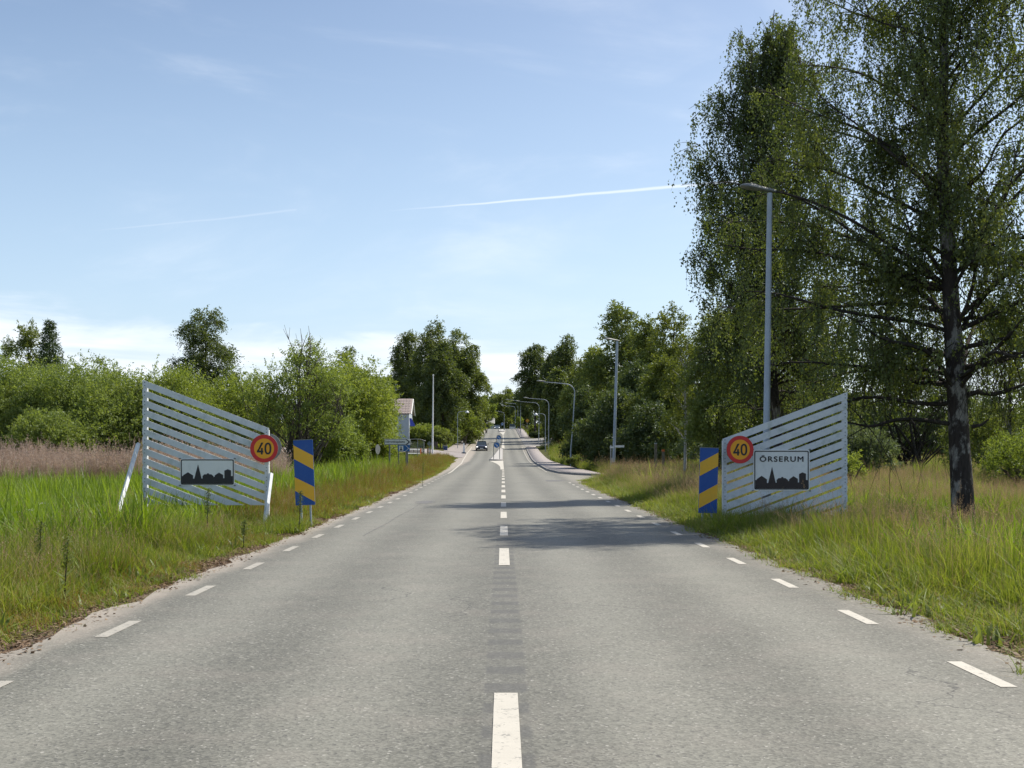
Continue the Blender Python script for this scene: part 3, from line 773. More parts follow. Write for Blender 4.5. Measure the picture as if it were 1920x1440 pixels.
# left: bands slope down to the right (fractions of the panel height from the top)
for a0, a1, b0, b1 in ((.075, .285, .245, .46), (.565, .775, .725, .955)):
    band(root, w, [(-w/2, h*(1-a0)), (-w/2, h*(1-a1)), (w/2, h*(1-b1)), (w/2, h*(1-b0))])
MB().box(-w/2-.004, w/2+.004, -.004, .034, h, h+.012).build('cap_strip', M['sign_back'], root)
for sx in (-.1, .1): MB().tube([(sx, .05, h-.1), (sx, .05, -.75)], .024, 8).build('leg', M['galv'], root)
root, st, h = marker(26.0, PX(1327, 26.0), PZ(962, 26), PZ(840, 26), .405, 1, R(8), R(1.6), 'blue and yellow striped marker panel right of the road, beside the right 40 sign')
w = .405
for a0, a1, b0, b1 in ((.225, .435, .065, .275), (.71, .93, .55, .77)):
    band(root, w, [(-w/2, h*(1-a0)), (-w/2, h*(1-a1)), (w/2, h*(1-b1)), (w/2, h*(1-b0))])
MB().box(-w/2-.004, w/2+.004, -.004, .034, h, h+.012).build('cap_strip', M['sign_back'], root)
for sx in (-.1, .1): MB().tube([(sx, .05, h-.1), (sx, .05, -.6)], .024, 8).build('leg', M['galv'], root)

# ================================================================== lamp posts
def flat_head(m, tip, L=.62, w=.17, d=Vector((-1, 0, .06))):
    """cobra-style luminaire pointing along d from tip"""
    d = d.normalized(); s = Vector((0, 1, 0)); u = d.cross(s); u = -u if u.z < 0 else u
    prof = [(-.10, .055, .04), (.02, .07, .06), (.18, .09, .07), (.34, w, .095), (.48, w, .085), (.58, w*.75, .05), (.62, w*.35, .02)]
    rings = []
    for t, hw, hh in prof:
        c = Vector(tip)+d*(t/.62*L)+u*.02
        rings.append([m.bm.verts.new(c+s*(hw*math.cos(a))+u*(hh*math.sin(a)*(1.0 if math.sin(a) > 0 else .55))) for a in [2*PI*k/12 for k in range(12)]])
    for a, b in zip(rings, rings[1:]):
        for k in range(12): m.bm.faces.new((a[k], a[(k+1) % 12], b[(k+1) % 12], b[k]))
    m.bm.faces.new(list(reversed(rings[0]))); m.bm.faces.new(rings[-1])
def straight_lamp(x, Y, ztop, lean, label, r0=.085, r1=.055, L=.62):
    g = gz(x, Y); root = empty('street_lamp', (x, Y, g), label, 'street lamp', 'straight street lamps right of the road')
    h = ztop-g
    MB().tube([(0, 0, -.2), (0, 0, 1.2), (lean*.15, 0, 1.25), (lean, 0, h)], [r0, r0, r0*.86, r1], 12).build('pole', M['galv'], root, True)
    MB().box(-r0-.005, r0+.005, -r0-.012, -r0+.02, .55, .95, bev=.004).build('hatch', M['galv_dark'], root)
    m = MB(); flat_head(m, (lean+.02, 0, h+.03), L, .15, Vector((-1, -.1, .14))); m.build('lamp_head', M['sign_back'], root, True)
    return root
straight_lamp(PX(1435, 27.4), 27.4, PZ(362, 27.4), .10, 'tall grey street lamp rising from behind the right slatted panel', .092, .06, .72)
straight_lamp(PX(1150, 80), 80.0, PZ(640, 80), .25, 'grey street lamp with a flat head standing by the small green street name sign', .12, .08, .95)
def arm_lamp(x, Y, H, arm, lean, label, r=.075, dome=False, side=-1, name='street_lamp', base=None):
    r *= .72
    g = gz(x, Y) if base is None else base
    root = empty(name, (x, Y, g), label, 'street lamp', 'curved arm street lamps along the road' if not dome else 'small dome lamps beside the path')
    rr = .9 if not dome else .5
    pts = [(0, 0, -.2), (0, 0, 1.3), (lean*.5, 0, H*.5), (lean*.9, 0, H-rr)]
    for k in range(1, 6):
        a = PI/2*k/5; pts.append((lean+side*rr*(1-math.cos(a)), 0, H-rr+rr*math.sin(a)))
    pts.append((lean+side*arm, 0, H+.12*arm*.5))
    MB().tube(pts, [r*1.25, r*1.25]+[r]*2+[r*.75]*5+[r*.55], 8).build('pole', M['galv'], root, True)
    if dome:
        mt = Matrix.Translation((lean+side*(arm+.1), 0, H-.02))
        MB().lathe([(.30, -.18), (.27, -.05), (.17, .07), (.05, .14), (.04, .2)], 14, mt).build('lamp_shade', M['lamp_white'], root, True)
        MB().lathe([(.20, -.24), (.25, -.185), (.2, -.17)], 12, mt).build('bulb_cover', M['glass_pale'], root, True)
    else:
        m = MB(); flat_head(m, (lean+side*(arm-.1), 0, H+.07*arm), .7, .15, Vector((side, 0, .05))); m.build('lamp_head', M['sign_back'], root, True)
    return root
arm_lamp(PX(1070, 110), 110, 7.55, 2.9, .40, 'nearest curved arm street lamp, leaning slightly, at the edge of the tall grass')
arm_lamp(PX(1028.5, 190), 190, PZ(749, 190)-gz(PX(1028.5, 190), 190), 3.4, .05, 'second curved arm street lamp, just behind the small dome lamp')
arm_lamp(PX(1010, 216), 216, PZ(755, 216)-gz(PX(1010, 216), 216), 3.6, .1, 'third curved arm street lamp, standing on the kerb corner of the side street')
for i, (px, pyt, Y, arm) in enumerate(((976, 751, 285, 2.9), (971, 757, 330, 3.0), (966, 762, 375, 3.0))):
    arm_lamp(PX(px, Y), Y, PZ(pyt, Y)-gz(PX(px, Y), Y), arm, 0,
        ['curved arm street lamp before the dark garden fence on the hill', 'curved arm street lamp near the hilltop, second from the far end', 'farthest curved arm street lamp, beyond the hilltop'][i], r=.09)
arm_lamp(PX(945.5, 311), 311, PZ(772, 311)-gz(.6, 311), 2.3, 0, 'thin curved arm street lamp standing on the far small traffic island', r=.08)
arm_lamp(PX(1022.5, 186), 186, PZ(776, 186)-gz(PX(1022.5, 186), 186), 1.35, 0, 'low dome lamp on the right, beside the pavement', .06, True)
arm_lamp(PX(858, 196), 196, PZ(771.5, 196)-gz(PX(858, 196), 196), 1.45, 0, 'dome lamp on the left, at the foot of the grassy bank', .06, True, side=1)
arm_lamp(PX(897, 290), 290, PZ(764, 290)-gz(PX(897, 290), 290), 1.1, 0, 'farther dome lamp on the left, half hidden in the tree crowns', .06, True, side=1)

# ================================================================== signs further off
def arrow(m, cx, cz, L, ang, w, y0, y1):
    d = Vector((math.cos(ang), math.sin(ang))); n = Vector((-d.y, d.x))
    def q(a, b): v = Vector((cx, cz))+d*a+n*b; return (v.x, v.y)
    m.poly([q(-L/2, -w/2), q(L*.18, -w/2), q(L*.18, w/2), q(-L/2, w/2)], y0, y1)
    m.poly([q(L*.14, -w*1.6), q(L/2, 0), q(L*.14, w*1.6)], y0-.001, y1-.001)
def keep_right(x, Y, label, white_board):
    g = float(zr(Y))+.14; root = empty('keep_right_sign', (x, Y, g), label, 'sign', 'keep right signs on the traffic islands')
    pts = [(-.37, 0, 0), (-.37, 0, 1.75)]
    for k in range(1, 9):
        a = PI-PI*k/9; pts.append((.37*math.cos(a), 0, 1.75+.37*math.sin(a)+.0))
    pts += [(.37, 0, 1.75), (.37, 0, 0)]
    MB().tube(pts, .042, 8).build('hoop_frame', M['galv_dark'], root, True)
    mt = Matrix.Translation((0, -.05, 1.72))
    MB().poly(circ(.345), -.01, .01, mt).build('disc', M['sign_blue'], root)
    MB().ring(circ(.35), circ(.325), -.014, -.011).build('rim', M['sign_white'], root).location = (0, -.05, 1.72)
    m = MB(); arrow(m, 0, 1.72, .44, R(-45), .06, -.066, -.062); m.build('arrow', M['sign_white'], root)
    if white_board:
        MB().box(-.27, .27, -.05, -.03, .78, 1.30).build('lower_board', M['sign_white'], root)
    return root
keep_right(PX(931.2, 150), 150, 'near blue keep right sign in a hoop frame on the long traffic island', False)
keep_right(PX(935.3, 196), 196.2, 'blue keep right sign with a white board below, far end of long island', True)
keep_right(PX(942, 303), 303.5, 'small far keep right sign at the nose of the hilltop traffic island', False)

Y = 75.0
root = empty('direction_sign', (PX(745, Y), Y, gz(PX(745, Y), Y)), 'white pointed direction sign reading Idrottsplats in the left verge', 'sign')
zc = PZ(828.7, Y)-root.location.z
MB().box(-.81, .81, 0, .03, zc-.18, zc+.18, bev=.012).build('plate', M['sign_white'], root)
MB().ring([(-.80, zc-.17), (.52, zc-.17), (.76, zc), (.52, zc+.17), (-.80, zc+.17)], [(-.775, zc-.145), (.515, zc-.145), (.72, zc), (.515, zc+.145), (-.775, zc+.145)], -.004, .0).build('black_outline', M['sign_black'], root)
MB().poly([(.50, zc-.17), (.60, zc-.17), (.80, zc), (.60, zc+.17), (.50, zc+.17), (.70, zc)], -.008, -.005).build('arrow_point', M['sign_black'], root)
text_mesh('lettering', 'Idrottsplats', .2, M['sign_black'], root, (-.13, -.004, zc), width=1.18, bold=.002)
for sx in (-.49, .62): MB().tube([(sx, .06, zc+.1), (sx, .06, -.2)], .045, 8).build('leg', M['galv_dark'], root)
Y = 74.9
root = empty('blue_attraction_sign', (PX(757, Y), Y, gz(PX(757, Y), Y)), 'blue sign with a white pictogram and a chevron arrow below the pointed direction sign', 'sign')
zc = PZ(840.6, Y)-root.location.z
MB().box(-.37, .37, 0, .03, zc-.195, zc+.195, bev=.01).build('plate', M['sign_blue'], root)
MB().box(-.30, -.03, -.004, -.0005, zc-.15, zc+.15).build('white_field', M['sign_white'], root)
MB().poly([(-.26, zc-.12), (-.07, zc-.12), (-.10, zc-.06), (-.13, zc-.04), (-.135, zc+.03), (-.195, zc+.03), (-.20, zc-.04), (-.23, zc-.06)], -.008, -.005).poly([(p[0]-.165, p[1]+zc+.075) for p in circ(.04, 12)], -.008, -.005).build('pictogram', M['sign_black'], root)
MB().poly([(.10, zc+.17), (.14, zc+.17), (.34, zc), (.14, zc-.17), (.10, zc-.17), (.29, zc)], -.004, -.0005).build('chevron', M['sign_white'], root)
for sx in (-.32, .14): MB().tube([(sx, .06, zc+.1), (sx, .06, -.2)], .035, 8).build('leg', M['galv_dark'], root)
Y = 72.0
root = empty('round_sign_edge_on', (PX(708.5, Y), Y, gz(PX(708.5, Y), Y)), 'round grey sign seen nearly edge on, left of the pointed direction sign', 'sign', rz=R(68))
zc = PZ(842.5, Y)-root.location.z
MB().poly([(a, b+zc) for a, b in circ(.30, 28)], 0, .015).build('plate', M['sign_back'], root)
MB().tube([(0, .05, zc+.2), (0, .05, -.2)], .035, 8).build('post', M['galv_dark'], root)
Y = 150.0
root = empty('diamond_sign', (PX(805, Y), Y, gz(PX(805, Y), Y)), 'small grey-blue diamond shaped sign on a thin post before the hedge', 'sign')
zc = PZ(832, Y)-root.location.z; MB().poly([(0, zc-.32), (.32, zc), (0, zc+.32), (-.32, zc)], 0, .015).build('plate', M['sign_back'], root)
MB().ring([(0, zc-.30), (.30, zc), (0, zc+.30), (-.30, zc)], [(0, zc-.27), (.27, zc), (0, zc+.27), (-.27, zc)], -.004, 0).build('rim', M['galv_dark'], root)
MB().tube([(0, .05, zc), (0, .05, -.2)], .035, 8).build('post', M['galv_dark'], root)
Y = 151.0
root = empty('bare_sign_post', (PX(783, Y), Y, gz(PX(783, Y), Y)), 'dark slender post in front of the bus shelter', 'post')
MB().tube([(0, 0, -.2), (0, 0, PZ(823, Y)-root.location.z)], .04, 8).build('pole', M['galv_dark'], root)
MB().box(-.06, .06, -.03, .03, 1.9, 2.0).build('clamp', M['galv'], root)
Y = 79.0
root = empty('street_name_sign', (PX(1148, Y), Y, gz(PX(1148, Y), Y)), 'small pale green street name plates on a post behind the second lamp', 'sign')
zc = PZ(837, Y)-root.location.z
MB().box(.15, .78, -.02, .0, zc-.07, zc+.07, bev=.006).build('name_plate', M['lamp_white'], root)
MB().box(-.16, .10, -.05, -.03, zc-.12, zc+.0, bev=.006).build('name_plate', M['lamp_white'], root)
MB().tube([(-.1, 0, zc+.1), (-.1, 0, -.2)], .035, 8).build('post', M['galv'], root)
for px, pt, lab in ((1229.5, 832, 'taller grey wooden post in the reeds before the dark trees on the right'), (1243.5, 846, 'shorter wooden post with an orange top, right of the taller one')):
    Y = 72.0
    root = empty('wooden_post', (PX(px, Y), Y, gz(PX(px, Y), Y)), lab, 'post', 'wooden posts in the right field')
    zt = PZ(pt, Y)-root.location.z
    MB().box(-.075, .075, -.06, .06, -.2, zt, bev=.01).build('shaft', M['wood_grey'], root)
    MB().box(-.08, .08, -.065, .065, zt-.02, zt+.05 if pt < 840 else zt+.10).build('cap', M['orange'] if pt > 840 else M['galv'], root)
Y = 296.0
root = empty('yellow_road_sign', (PX(989, Y), Y, gz(PX(989, Y), Y)), 'small yellow and orange road sign before the dark garden fence', 'sign')
zc = 2.9; MB().poly([(0, zc-.45), (.45, zc), (0, zc+.45), (-.45, zc)], 0, .02).build('plate', M['yellow_plain'], root)
MB().ring([(0, zc-.5), (.5, zc), (0, zc+.5), (-.5, zc)], [(0, zc-.42), (.42, zc), (0, zc+.42), (-.42, zc)], -.005, .0).build('rim', M['orange'], root)
MB().tube([(0, .06, zc), (0, .06, -.2)], .05, 8).build('post', M['galv_dark'], root)
Y = 330.0
root = empty('white_marker_post', (-4.9, Y, gz(-4.9, Y)), 'short white marker post left of the hilltop', 'post')
MB().tube([(0, 0, -.1), (0, 0, 1.15)], [.10, .07], 8).build('shaft', M['white'], root); MB().box(-.05, .05, -.1, -.07, .85, 1.0).build('reflector', M['sign_black'], root)

# flagpole
Y = 165.0
root = empty('flagpole', (PX(811, Y), Y, gz(PX(811, Y), Y)), 'tall plain white flagpole in front of the big birches', 'flagpole')
zt = PZ(705, Y)-root.location.z
MB().tube([(0, 0, 0), (.05, 0, zt*.5), (.1, 0, zt)], [.13, .10, .06], 10).build('pole', M['white'], root, True)
MB().lathe([(.02, 0), (.11, .06), (.11, .14), (.02, .2)], 10, Matrix.Translation((.1, 0, zt))).build('knob', M['white'], root, True)

# bus shelter
Y = 156.5; g = gz(PX(778, Y), Y)+.0
root = empty('bus_shelter', (PX(779, Y), Y, g), 'small glass bus shelter with a curved pale roof beside the hedge', 'bus shelter')
zt = PZ(822.5, Y)-g
pr = [(-1.25+2.5*k/8, zt-.22+.22*math.sin(PI*k/8)) for k in range(9)]
MB().poly(pr+[(p[0], p[1]-.07) for p in reversed(pr)], -.8, .8).build('roof', M['concrete'], root)
for sx in (-1.1, 1.1):
    for sy in (-.65, .65): MB().box(sx-.035, sx+.035, sy-.035, sy+.035, -.1, zt-.16).build('post', M['galv_dark'], root)
MB().box(-1.06, 1.06, .63, .65, .25, zt-.3).build('back_pane', M['glass_clear'], root)
MB().box(-1.11, -1.09, -.6, .6, .25, zt-.3).build('side_pane', M['glass_clear'], root)
MB().box(1.09, 1.11, -.6, .6, .25, zt-.3).build('side_pane', M['glass_clear'], root)
MB().box(-.9, .9, .2, .5, .45, .5).box(-.8, -.72, .3, .4, 0, .45).box(.72, .8, .3, .4, 0, .45).build('bench', M['wood_grey'], root)
def barrier(x0, y0, x1, y1, label, zz=0):
    d = Vector((x1-x0, y1-y0)); L = d.length; a = math.atan2(d.y, d.x); g = gz(x0, y0)+zz
    root = empty('barrier_rail', (x0, y0, g), label, 'barrier', 'white barrier rails by the side road', rz=a)
    for z in (.95, .45): MB().box(0, L, -.03, .03, z, z+.13, bev=.01).build('rail', M['white'], root)
    for x in (.05, L*.5, L-.05): MB().box(x-.05, x+.05, .03, .11, -.2, 1.1).build('post', M['wood_grey'], root)
    for x in (L-.14,): MB().box(x, x+.16, -.05, -.032, .3, 1.15).build('reflector', M['orange'], root)
barrier(PX(764, 153), 153, PX(789, 155), 155, 'longer white two rail barrier in front of the bus shelter')
barrier(PX(808, 157.5), 157.5, PX(801, 157.5), 157.5, 'short white barrier stub with an orange end beside the bins')
def bin_(px, Y, w, h, mat, label):
    root = empty('wheelie_bin', (PX(px, Y), Y, gz(PX(px, Y), Y)), label, 'bin', 'bins beside the hedge')
    b = MB(); vs = []
    for z, k in ((.08, .84), (h, 1.0)): vs.append([b.bm.verts.new((sx*w/2*k, sy*w*.45*k, z)) for sx, sy in ((-1, -1), (1, -1), (1, 1), (-1, 1))])
    b.bm.faces.new(list(reversed(vs[0]))); b.bm.faces.new(vs[1])
    for k in range(4): b.bm.faces.new((vs[0][k], vs[0][(k+1) % 4], vs[1][(k+1) % 4], vs[1][k]))
    b.build('body', mat, root)
    MB().box(-w/2-.03, w/2+.03, -w*.5, w*.5, h+.002, h+.07, bev=.02).build('lid', mat, root)
    for sx in (-1, 1):
        m = MB(); m.tube([(sx*w*.42-.03, w*.4, .1), (sx*w*.42+.03, w*.4, .1)], .1, 12); m.build('wheel', M['rubber'], root)
bin_(815.5, 183.5, .78, 1.0, M['brown_bin'], 'brown wheeled bin before the round dark hedge')
bin_(835.5, 183, .6, .6, M['plastic_blue'], 'low blue bin at the right foot of the round dark hedge')
Y = 176.0
root = empty('pavement_board', (PX(870, Y), Y, gz(PX(870, Y), Y)), 'narrow pale blue-white board standing in the grass by the path', 'board')
MB().poly([(-.16, .25), (.16, .25), (.06, 1.6), (-.1, 1.6)], -.02, .02).build('face', M['lamp_white'], root)
MB().box(-.35, .3, -.15, .15, 0, .25, bev=.03).build('foot', M['galv_dark'], root)
root = empty('white_tank', (PX(834, 190), 190, gz(PX(834, 190), 190)), 'white box and dark round bale behind the hedge', 'box')
z0 = PZ(815, 190)-root.location.z
MB().box(-.35, .35, -.5, .5, -.1, z0, bev=.05).build('body', M['white'], root)
MB().tube([(.35, 0, z0-.45), (1.15, 0, z0-.45)], .42, 12).build('drum', M['black_plastic'], root, True)

# ================================================================== houses
def gable_house(name, x0, x1, Y0, depth, zg, zeave, zridge, wallmat, roofmat, label, tiles=True, gablemat=None, windows=()):
    root = empty(name, ((x0+x1)/2, Y0, zg), label, 'house'); w = (x1-x0)/2; he = zeave-zg; hr = zridge-zg
    MB().box(-w, w, 0, depth, -1.0, he).build('wall', wallmat, root)
    for sx in (-w, w):
        g = MB()
        s = [g.bm.verts.new((sx, 0, he)), g.bm.verts.new((sx, depth, he)), g.bm.verts.new((sx, depth/2, hr-.06))]
        t = [g.bm.verts.new((sx-math.copysign(.12, sx), p.co.y, p.co.z)) for p in s]
        g.bm.faces.new(s); g.bm.faces.new(t)
        for i in range(3): g.bm.faces.new((s[i], s[(i+1) % 3], t[(i+1) % 3], t[i]))
        g.build('gable', gablemat or wallmat, root)
    ov = .35; r = MB()
    for y0, y1 in ((-ov, depth/2), (depth+ov, depth/2)):
        z0 = he-ov*(hr-he)/(depth/2)
        vs = [r.bm.verts.new(p) for p in ((-w-ov, y0, z0), (w+ov, y0, z0), (w+ov, y1, hr), (-w-ov, y1, hr))]
        vt = [r.bm.verts.new(v.co+Vector((0, 0, .09))) for v in vs]
        r.bm.faces.new(vs); r.bm.faces.new(list(reversed(vt)))
        for i in range(4): r.bm.faces.new((vs[i], vs[(i+1) % 4], vt[(i+1) % 4], vt[i]))
    ro = r.build('roof', roofmat, root)
    if tiles:
        t = MB(); sl = Vector((0, depth/2+ov, hr-(he-ov*(hr-he)/(depth/2)))); n = int((2*w+2*ov)/.42); rows = 9
        nn = Vector((0, -sl.z, sl.y)).normalized()
        for i in range(n):
            for j in range(rows):
                a = Vector((-w-ov+.42*i+.03, -ov, he-ov*(hr-he)/(depth/2)+.09))+sl*(j/rows); b = a+sl/rows*.9
                q = [a+nn*.07, a+Vector((.30, 0, 0))+nn*.07, b+Vector((.30, 0, 0))+nn*.02, b+nn*.02]
                vs = [t.bm.verts.new(p) for p in q]; vb = [t.bm.verts.new(p-nn*.05) for p in q]
                t.bm.faces.new(vs)
                for k in range(4): t.bm.faces.new((vb[k], vb[(k+1) % 4], vs[(k+1) % 4], vs[k]))
        to = t.build('tile_rows', roofmat, ro); to['kind'] = 'stuff'
    b = MB()
    for sy in (-1, 1):
        y0 = -ov if sy < 0 else depth+ov; z0 = he-ov*(hr-he)/(depth/2)
        b.tube([(w+ov+.02, y0, z0), (w+ov+.02, depth/2, hr)], .10, 4)
    b.build('barge_board', M['render_white'], root)
    for (fx, fz, ww, wh) in windows:
        f = MB().ring([(fx-ww/2, fz-wh/2), (fx+ww/2, fz-wh/2), (fx+ww/2, fz+wh/2), (fx-ww/2, fz+wh/2)],
                      [(fx-ww/2+.07, fz-wh/2+.07), (fx+ww/2-.07, fz-wh/2+.07), (fx+ww/2-.07, fz+wh/2-.07), (fx-ww/2+.07, fz+wh/2-.07)], -.05, .0).build('window_frame', M['white'], root)
        MB().box(fx-ww/2+.07, fx+ww/2-.07, -.02, -.004, fz-wh/2+.07, fz+wh/2-.07).build('pane', M['glass'], f)
    return root
Y = 185.0
gable_house('tiled_house', PX(773, Y)-13, PX(771, Y)-.35, Y, 7.5, gz(-17, Y), PZ(774, Y), PZ(748, Y)+.1, M['render_shade'], M['tile'],  # front wall colour carries the shade, gable colour the sunlit side
    'pale rendered house with a grey-brown tiled roof, left of the big birches', True, M['render_white'], ((-2, 1.6, 1.2, 1.2), (1.5, 1.6, 1.2, 1.2)))
Y = 225.0
gable_house('brown_roofed_building', PX(700, Y), PX(763, Y), Y, 10, gz(-22, Y), PZ(752, Y), PZ(736, Y), M['brick'], M['tile_red'],
    'brown brick building with a low brown roof behind the tiled house', False, None, ((-1.5, 5, 1.2, 1.2), (1.5, 5, 1.2, 1.2)))
Y = 125.0
h3 = gable_house('grey_house', PX(1290, Y), PX(1345, Y), Y, 7, gz(18, Y), PZ(800, Y), PZ(765, Y), M['render_white'], M['concrete'],
    'pale grey house glimpsed between the trees behind the right marker panel', False, None, ((-.8, 1.4, 1, 1.1),))
Y = 430.0
gable_house('hilltop_house', PX(908, Y), PX(925, Y), Y, 6, gz(-5, Y), PZ(793, Y), PZ(783, Y), M['render_shade'], M['concrete'],
    'small grey roofed house beyond the hilltop, left of the distant car', False, None, ((0, 1.5, 1, 1),))
# banner by the tiled house
Y = 183.0
root = empty('blue_banner', (PX(772, Y), Y, gz(PX(772, Y), Y)), 'blue cloth banner sloping beside the corner of the tiled house', 'banner')
g = root.location.z; MB().poly([(-.25, PZ(799, Y)-g), (.55, PZ(799, Y)-g), (-.05, PZ(784, Y)-g), (-.35, PZ(784, Y)-g)], -.02, .02).build('cloth', M['banner'], root)
MB().tube([(-.35, .04, 0), (-.38, .04, PZ(783, Y)-g)], .03, 6).build('pole', M['white'], root)

# dark garden fence on the hill, right
def picket_fence(x0, y0, x1, y1, label, n):
    root = empty('garden_fence', (x0, y0, gz(x0, y0)), label, 'fence'); d = Vector((x1-x0, y1-y0)); st = []
    base = MB().box(-.05, .05, -.02, .02, -.1, 1.25).build('picket', M['black_plastic'], root)
    z0 = root.location.z
    for i in range(1, n):
        t = i/(n-1); x, y = d.x*t, d.y*t
        part_copy(base, root, (x, y, gz(x0+x, y0+y)-z0))
    r = MB()
    for hz_ in (.35, 1.0):
        r.tube([(d.x*t, d.y*t, gz(x0+d.x*t, y0+d.y*t)-z0+hz_) for t in np.linspace(0, 1, 12)], .04, 4)
    r.build('rail', M['black_plastic'], root)
picket_fence(PX(1000, 262), 262, PX(972, 380), 380, 'long dark picket fence climbing the hill behind the pavement', 90)
# ================================================================== vehicles
def car(name, x, Y, rz, bodymat, label, van=False, cat='car', lights=True):
    g = float(zr(Y))+.0; root = empty(name, (x, Y, g), label, cat, rz=rz); 
    pitch = math.atan((float(zr(Y+2))-float(zr(Y-2)))/4); root.rotation_euler = (pitch, 0, rz)
    W2 = .90; L2 = 2.2
    # nose towards -Y. lower body lofted along y: (y, half width, z bottom, z top)
    if van:
        sec = [(-2.4, .80, .35, .75), (-2.3, .93, .28, .95), (-1.7, .98, .22, 1.15), (-1.2, 1.0, .22, 1.2), (2.4, 1.0, .25, 1.25), (2.5, .95, .35, 1.2)]
        cab = [(-1.55, .90, 1.2), (-.95, .86, 2.0), (-.6, .86, 2.15), (2.4, .86, 2.15), (2.48, .9, 1.25)]
    else:
        sec = [(-2.22, .62, .38, .62), (-2.15, .80, .24, .72), (-1.9, .88, .2, .80), (-1.0, .905, .18, .93), (0, .91, .18, .96), (1.4, .905, .2, .97), (2.0, .87, .24, .98), (2.18, .78, .35, .92)]
        cab = [(-1.05, .80, .93), (-.30, .66, 1.38), (.0, .65, 1.45), (1.1, .65, 1.45), (1.6, .68, 1.36), (2.02, .76, .98)]
    m = MB(); rings = []
    for y, w, a, b in sec:
        prof = [(-w*.9, a), (-w, a+(b-a)*.3), (-w*.98, a+(b-a)*.72), (-w*.86, b), (w*.86, b), (w*.98, a+(b-a)*.72), (w, a+(b-a)*.3), (w*.9, a)]
        rings.append([m.bm.verts.new((p[0], y, p[1])) for p in prof])
    for a, b in zip(rings, rings[1:]):
        for k in range(8): m.bm.faces.new((a[k], a[(k+1) % 8], b[(k+1) % 8], b[k]))
    m.bm.faces.new(rings[0]); m.bm.faces.new(list(reversed(rings[-1]))); m.build('body', bodymat, root, True)
    m = MB(); rings = []
    for y, w, z in cab:
        zb = np.interp(y, [s[0] for s in sec], [s[3] for s in sec])-.05
        wb = .80 if not van else .9
        rings.append([m.bm.verts.new(p) for p in ((-wb, y, zb), (-w, y, max(z, zb+.02)), (w, y, max(z, zb+.02)), (wb, y, zb))])
    for a, b in zip(rings, rings[1:]):
        for k in range(4): m.bm.faces.new((a[k], a[(k+1) % 4], b[(k+1) % 4], b[k]))
    m.bm.faces.new(rings[0]); m.bm.faces.new(list(reversed(rings[-1]))); m.build('windows', M['glass'], root)
    rt = cab[2:4]; m = MB(); m.box(-rt[0][1]-.01, rt[0][1]+.01, cab[1][0]+.05, cab[-2][0], rt[0][2]-.05 if not van else 1.9, rt[0][2]+.02, bev=.03); m.build('roof', bodymat, root)
    for sx in (-1, 1):
        for y in (-1.38, 1.32):
            w = MB(); w.tube([(sx*.70, y, .31), (sx*.92, y, .31)], .315, 18); wo_ = w.build('wheel', M['rubber'], root, True)
            MB().tube([(sx*.90, y, .31), (sx*.93, y, .31)], .19, 14).build('rim', M['galv'], wo_)
        hl = MB().box(sx*.68-.14, sx*.68+.14, -2.20, -2.06, .58, .70, bev=.02).build('headlight', M['headlight'] if lights else M['glass'], root)
        MB().box(sx*1.0-.1, sx*1.0+.1, -.85, -.72, .98, 1.12, bev=.02).build('mirror', bodymat, root)
        MB().tube([(sx*(cab[0][1]-.02), cab[0][0], .95 if not van else 1.2), (sx*(cab[1][1]), cab[1][0], cab[1][2])], .035, 6).build('pillar', bodymat, root)
    MB().box(-.45, .45, -2.235, -2.17, .40, .56, bev=.01).build('grille', M['black_plastic'], root)
    MB().box(-.26, .26, -2.25, -2.236, .36, .47).build('number_plate', M['sign_white'], root)
    return root
car('parked_or_moving_car', PX(903, 190), 190, R(1), M['car_dark'], 'dark grey car with its headlights on, coming down the left lane', cat='car').name = 'approaching_car'
car('distant_car', PX(932, 392), 392, R(0), M['car_silver'], 'silver blue car with bright headlights just over the hilltop')
car('white_van', PX(960.5, 420), 420, R(180), M['van_white'], 'white van driving away beyond the hilltop', True, 'van', False)
# ================================================================== vegetation builders
def leaves_mesh(name, P_, Dv, Nv, L, Wd, mats, var):
    """rhombic leaves: P base, D axis (unit), N normal, L length (n,), Wd width (n,)"""
    S = np.cross(Dv, Nv); S /= np.linalg.norm(S, axis=1, keepdims=True)+1e-9
    L = L[:, None]; Wd = Wd[:, None]
    c = P_+Dv*L*1.05; b = P_+S*Wd*.62+Dv*L*.12; d = P_-S*Wd*.5
    V = np.stack([b, c, d], 1).reshape(-1, 3); n = len(P_)
    F = np.arange(n*3).reshape(-1, 3)
    return mesh_np(name, V, F, mats, attrs={'var': ('FACE', var)})
def unit(v): return v/(np.linalg.norm(v, axis=-1, keepdims=True)+1e-9)
def rand_unit(rg, n): return unit(rg.normal(size=(n, 3)))
def tubes_mesh(name, lines, radii, mat, n=5):
    V = []; F = []; b = 0
    ang = 2*PI*np.arange(n)/n
    for pts, rad in zip(lines, radii):
        pts = np.asarray(pts, float); rad = np.asarray(rad, float); k = len(pts)
        t = np.gradient(pts, axis=0); t = unit(t)
        ref = np.where(np.abs(t[:, 2:3]) > .9, np.array([[1., 0, 0]]), np.array([[0, 0, 1.]]))
        u = unit(np.cross(t, ref)); v = np.cross(t, u)
        ring = pts[:, None]+rad[:, None, None]*(np.cos(ang)[None, :, None]*u[:, None]+np.sin(ang)[None, :, None]*v[:, None])
        V.append(ring.reshape(-1, 3))
        i, j = np.meshgrid(np.arange(n), np.arange(k-1)); i = i.ravel(); j = j.ravel()
        F.append(np.stack([b+j*n+i, b+j*n+(i+1) % n, b+(j+1)*n+(i+1) % n, b+(j+1)*n+i], 1)); b += k*n
    return mesh_np(name, np.concatenate(V), np.concatenate(F), mat, smooth_=True)
def bez(a, b, c, n):
    t = np.linspace(0, 1, n)[:, None]; return (1-t)**2*a+2*t*(1-t)*b+t*t*c

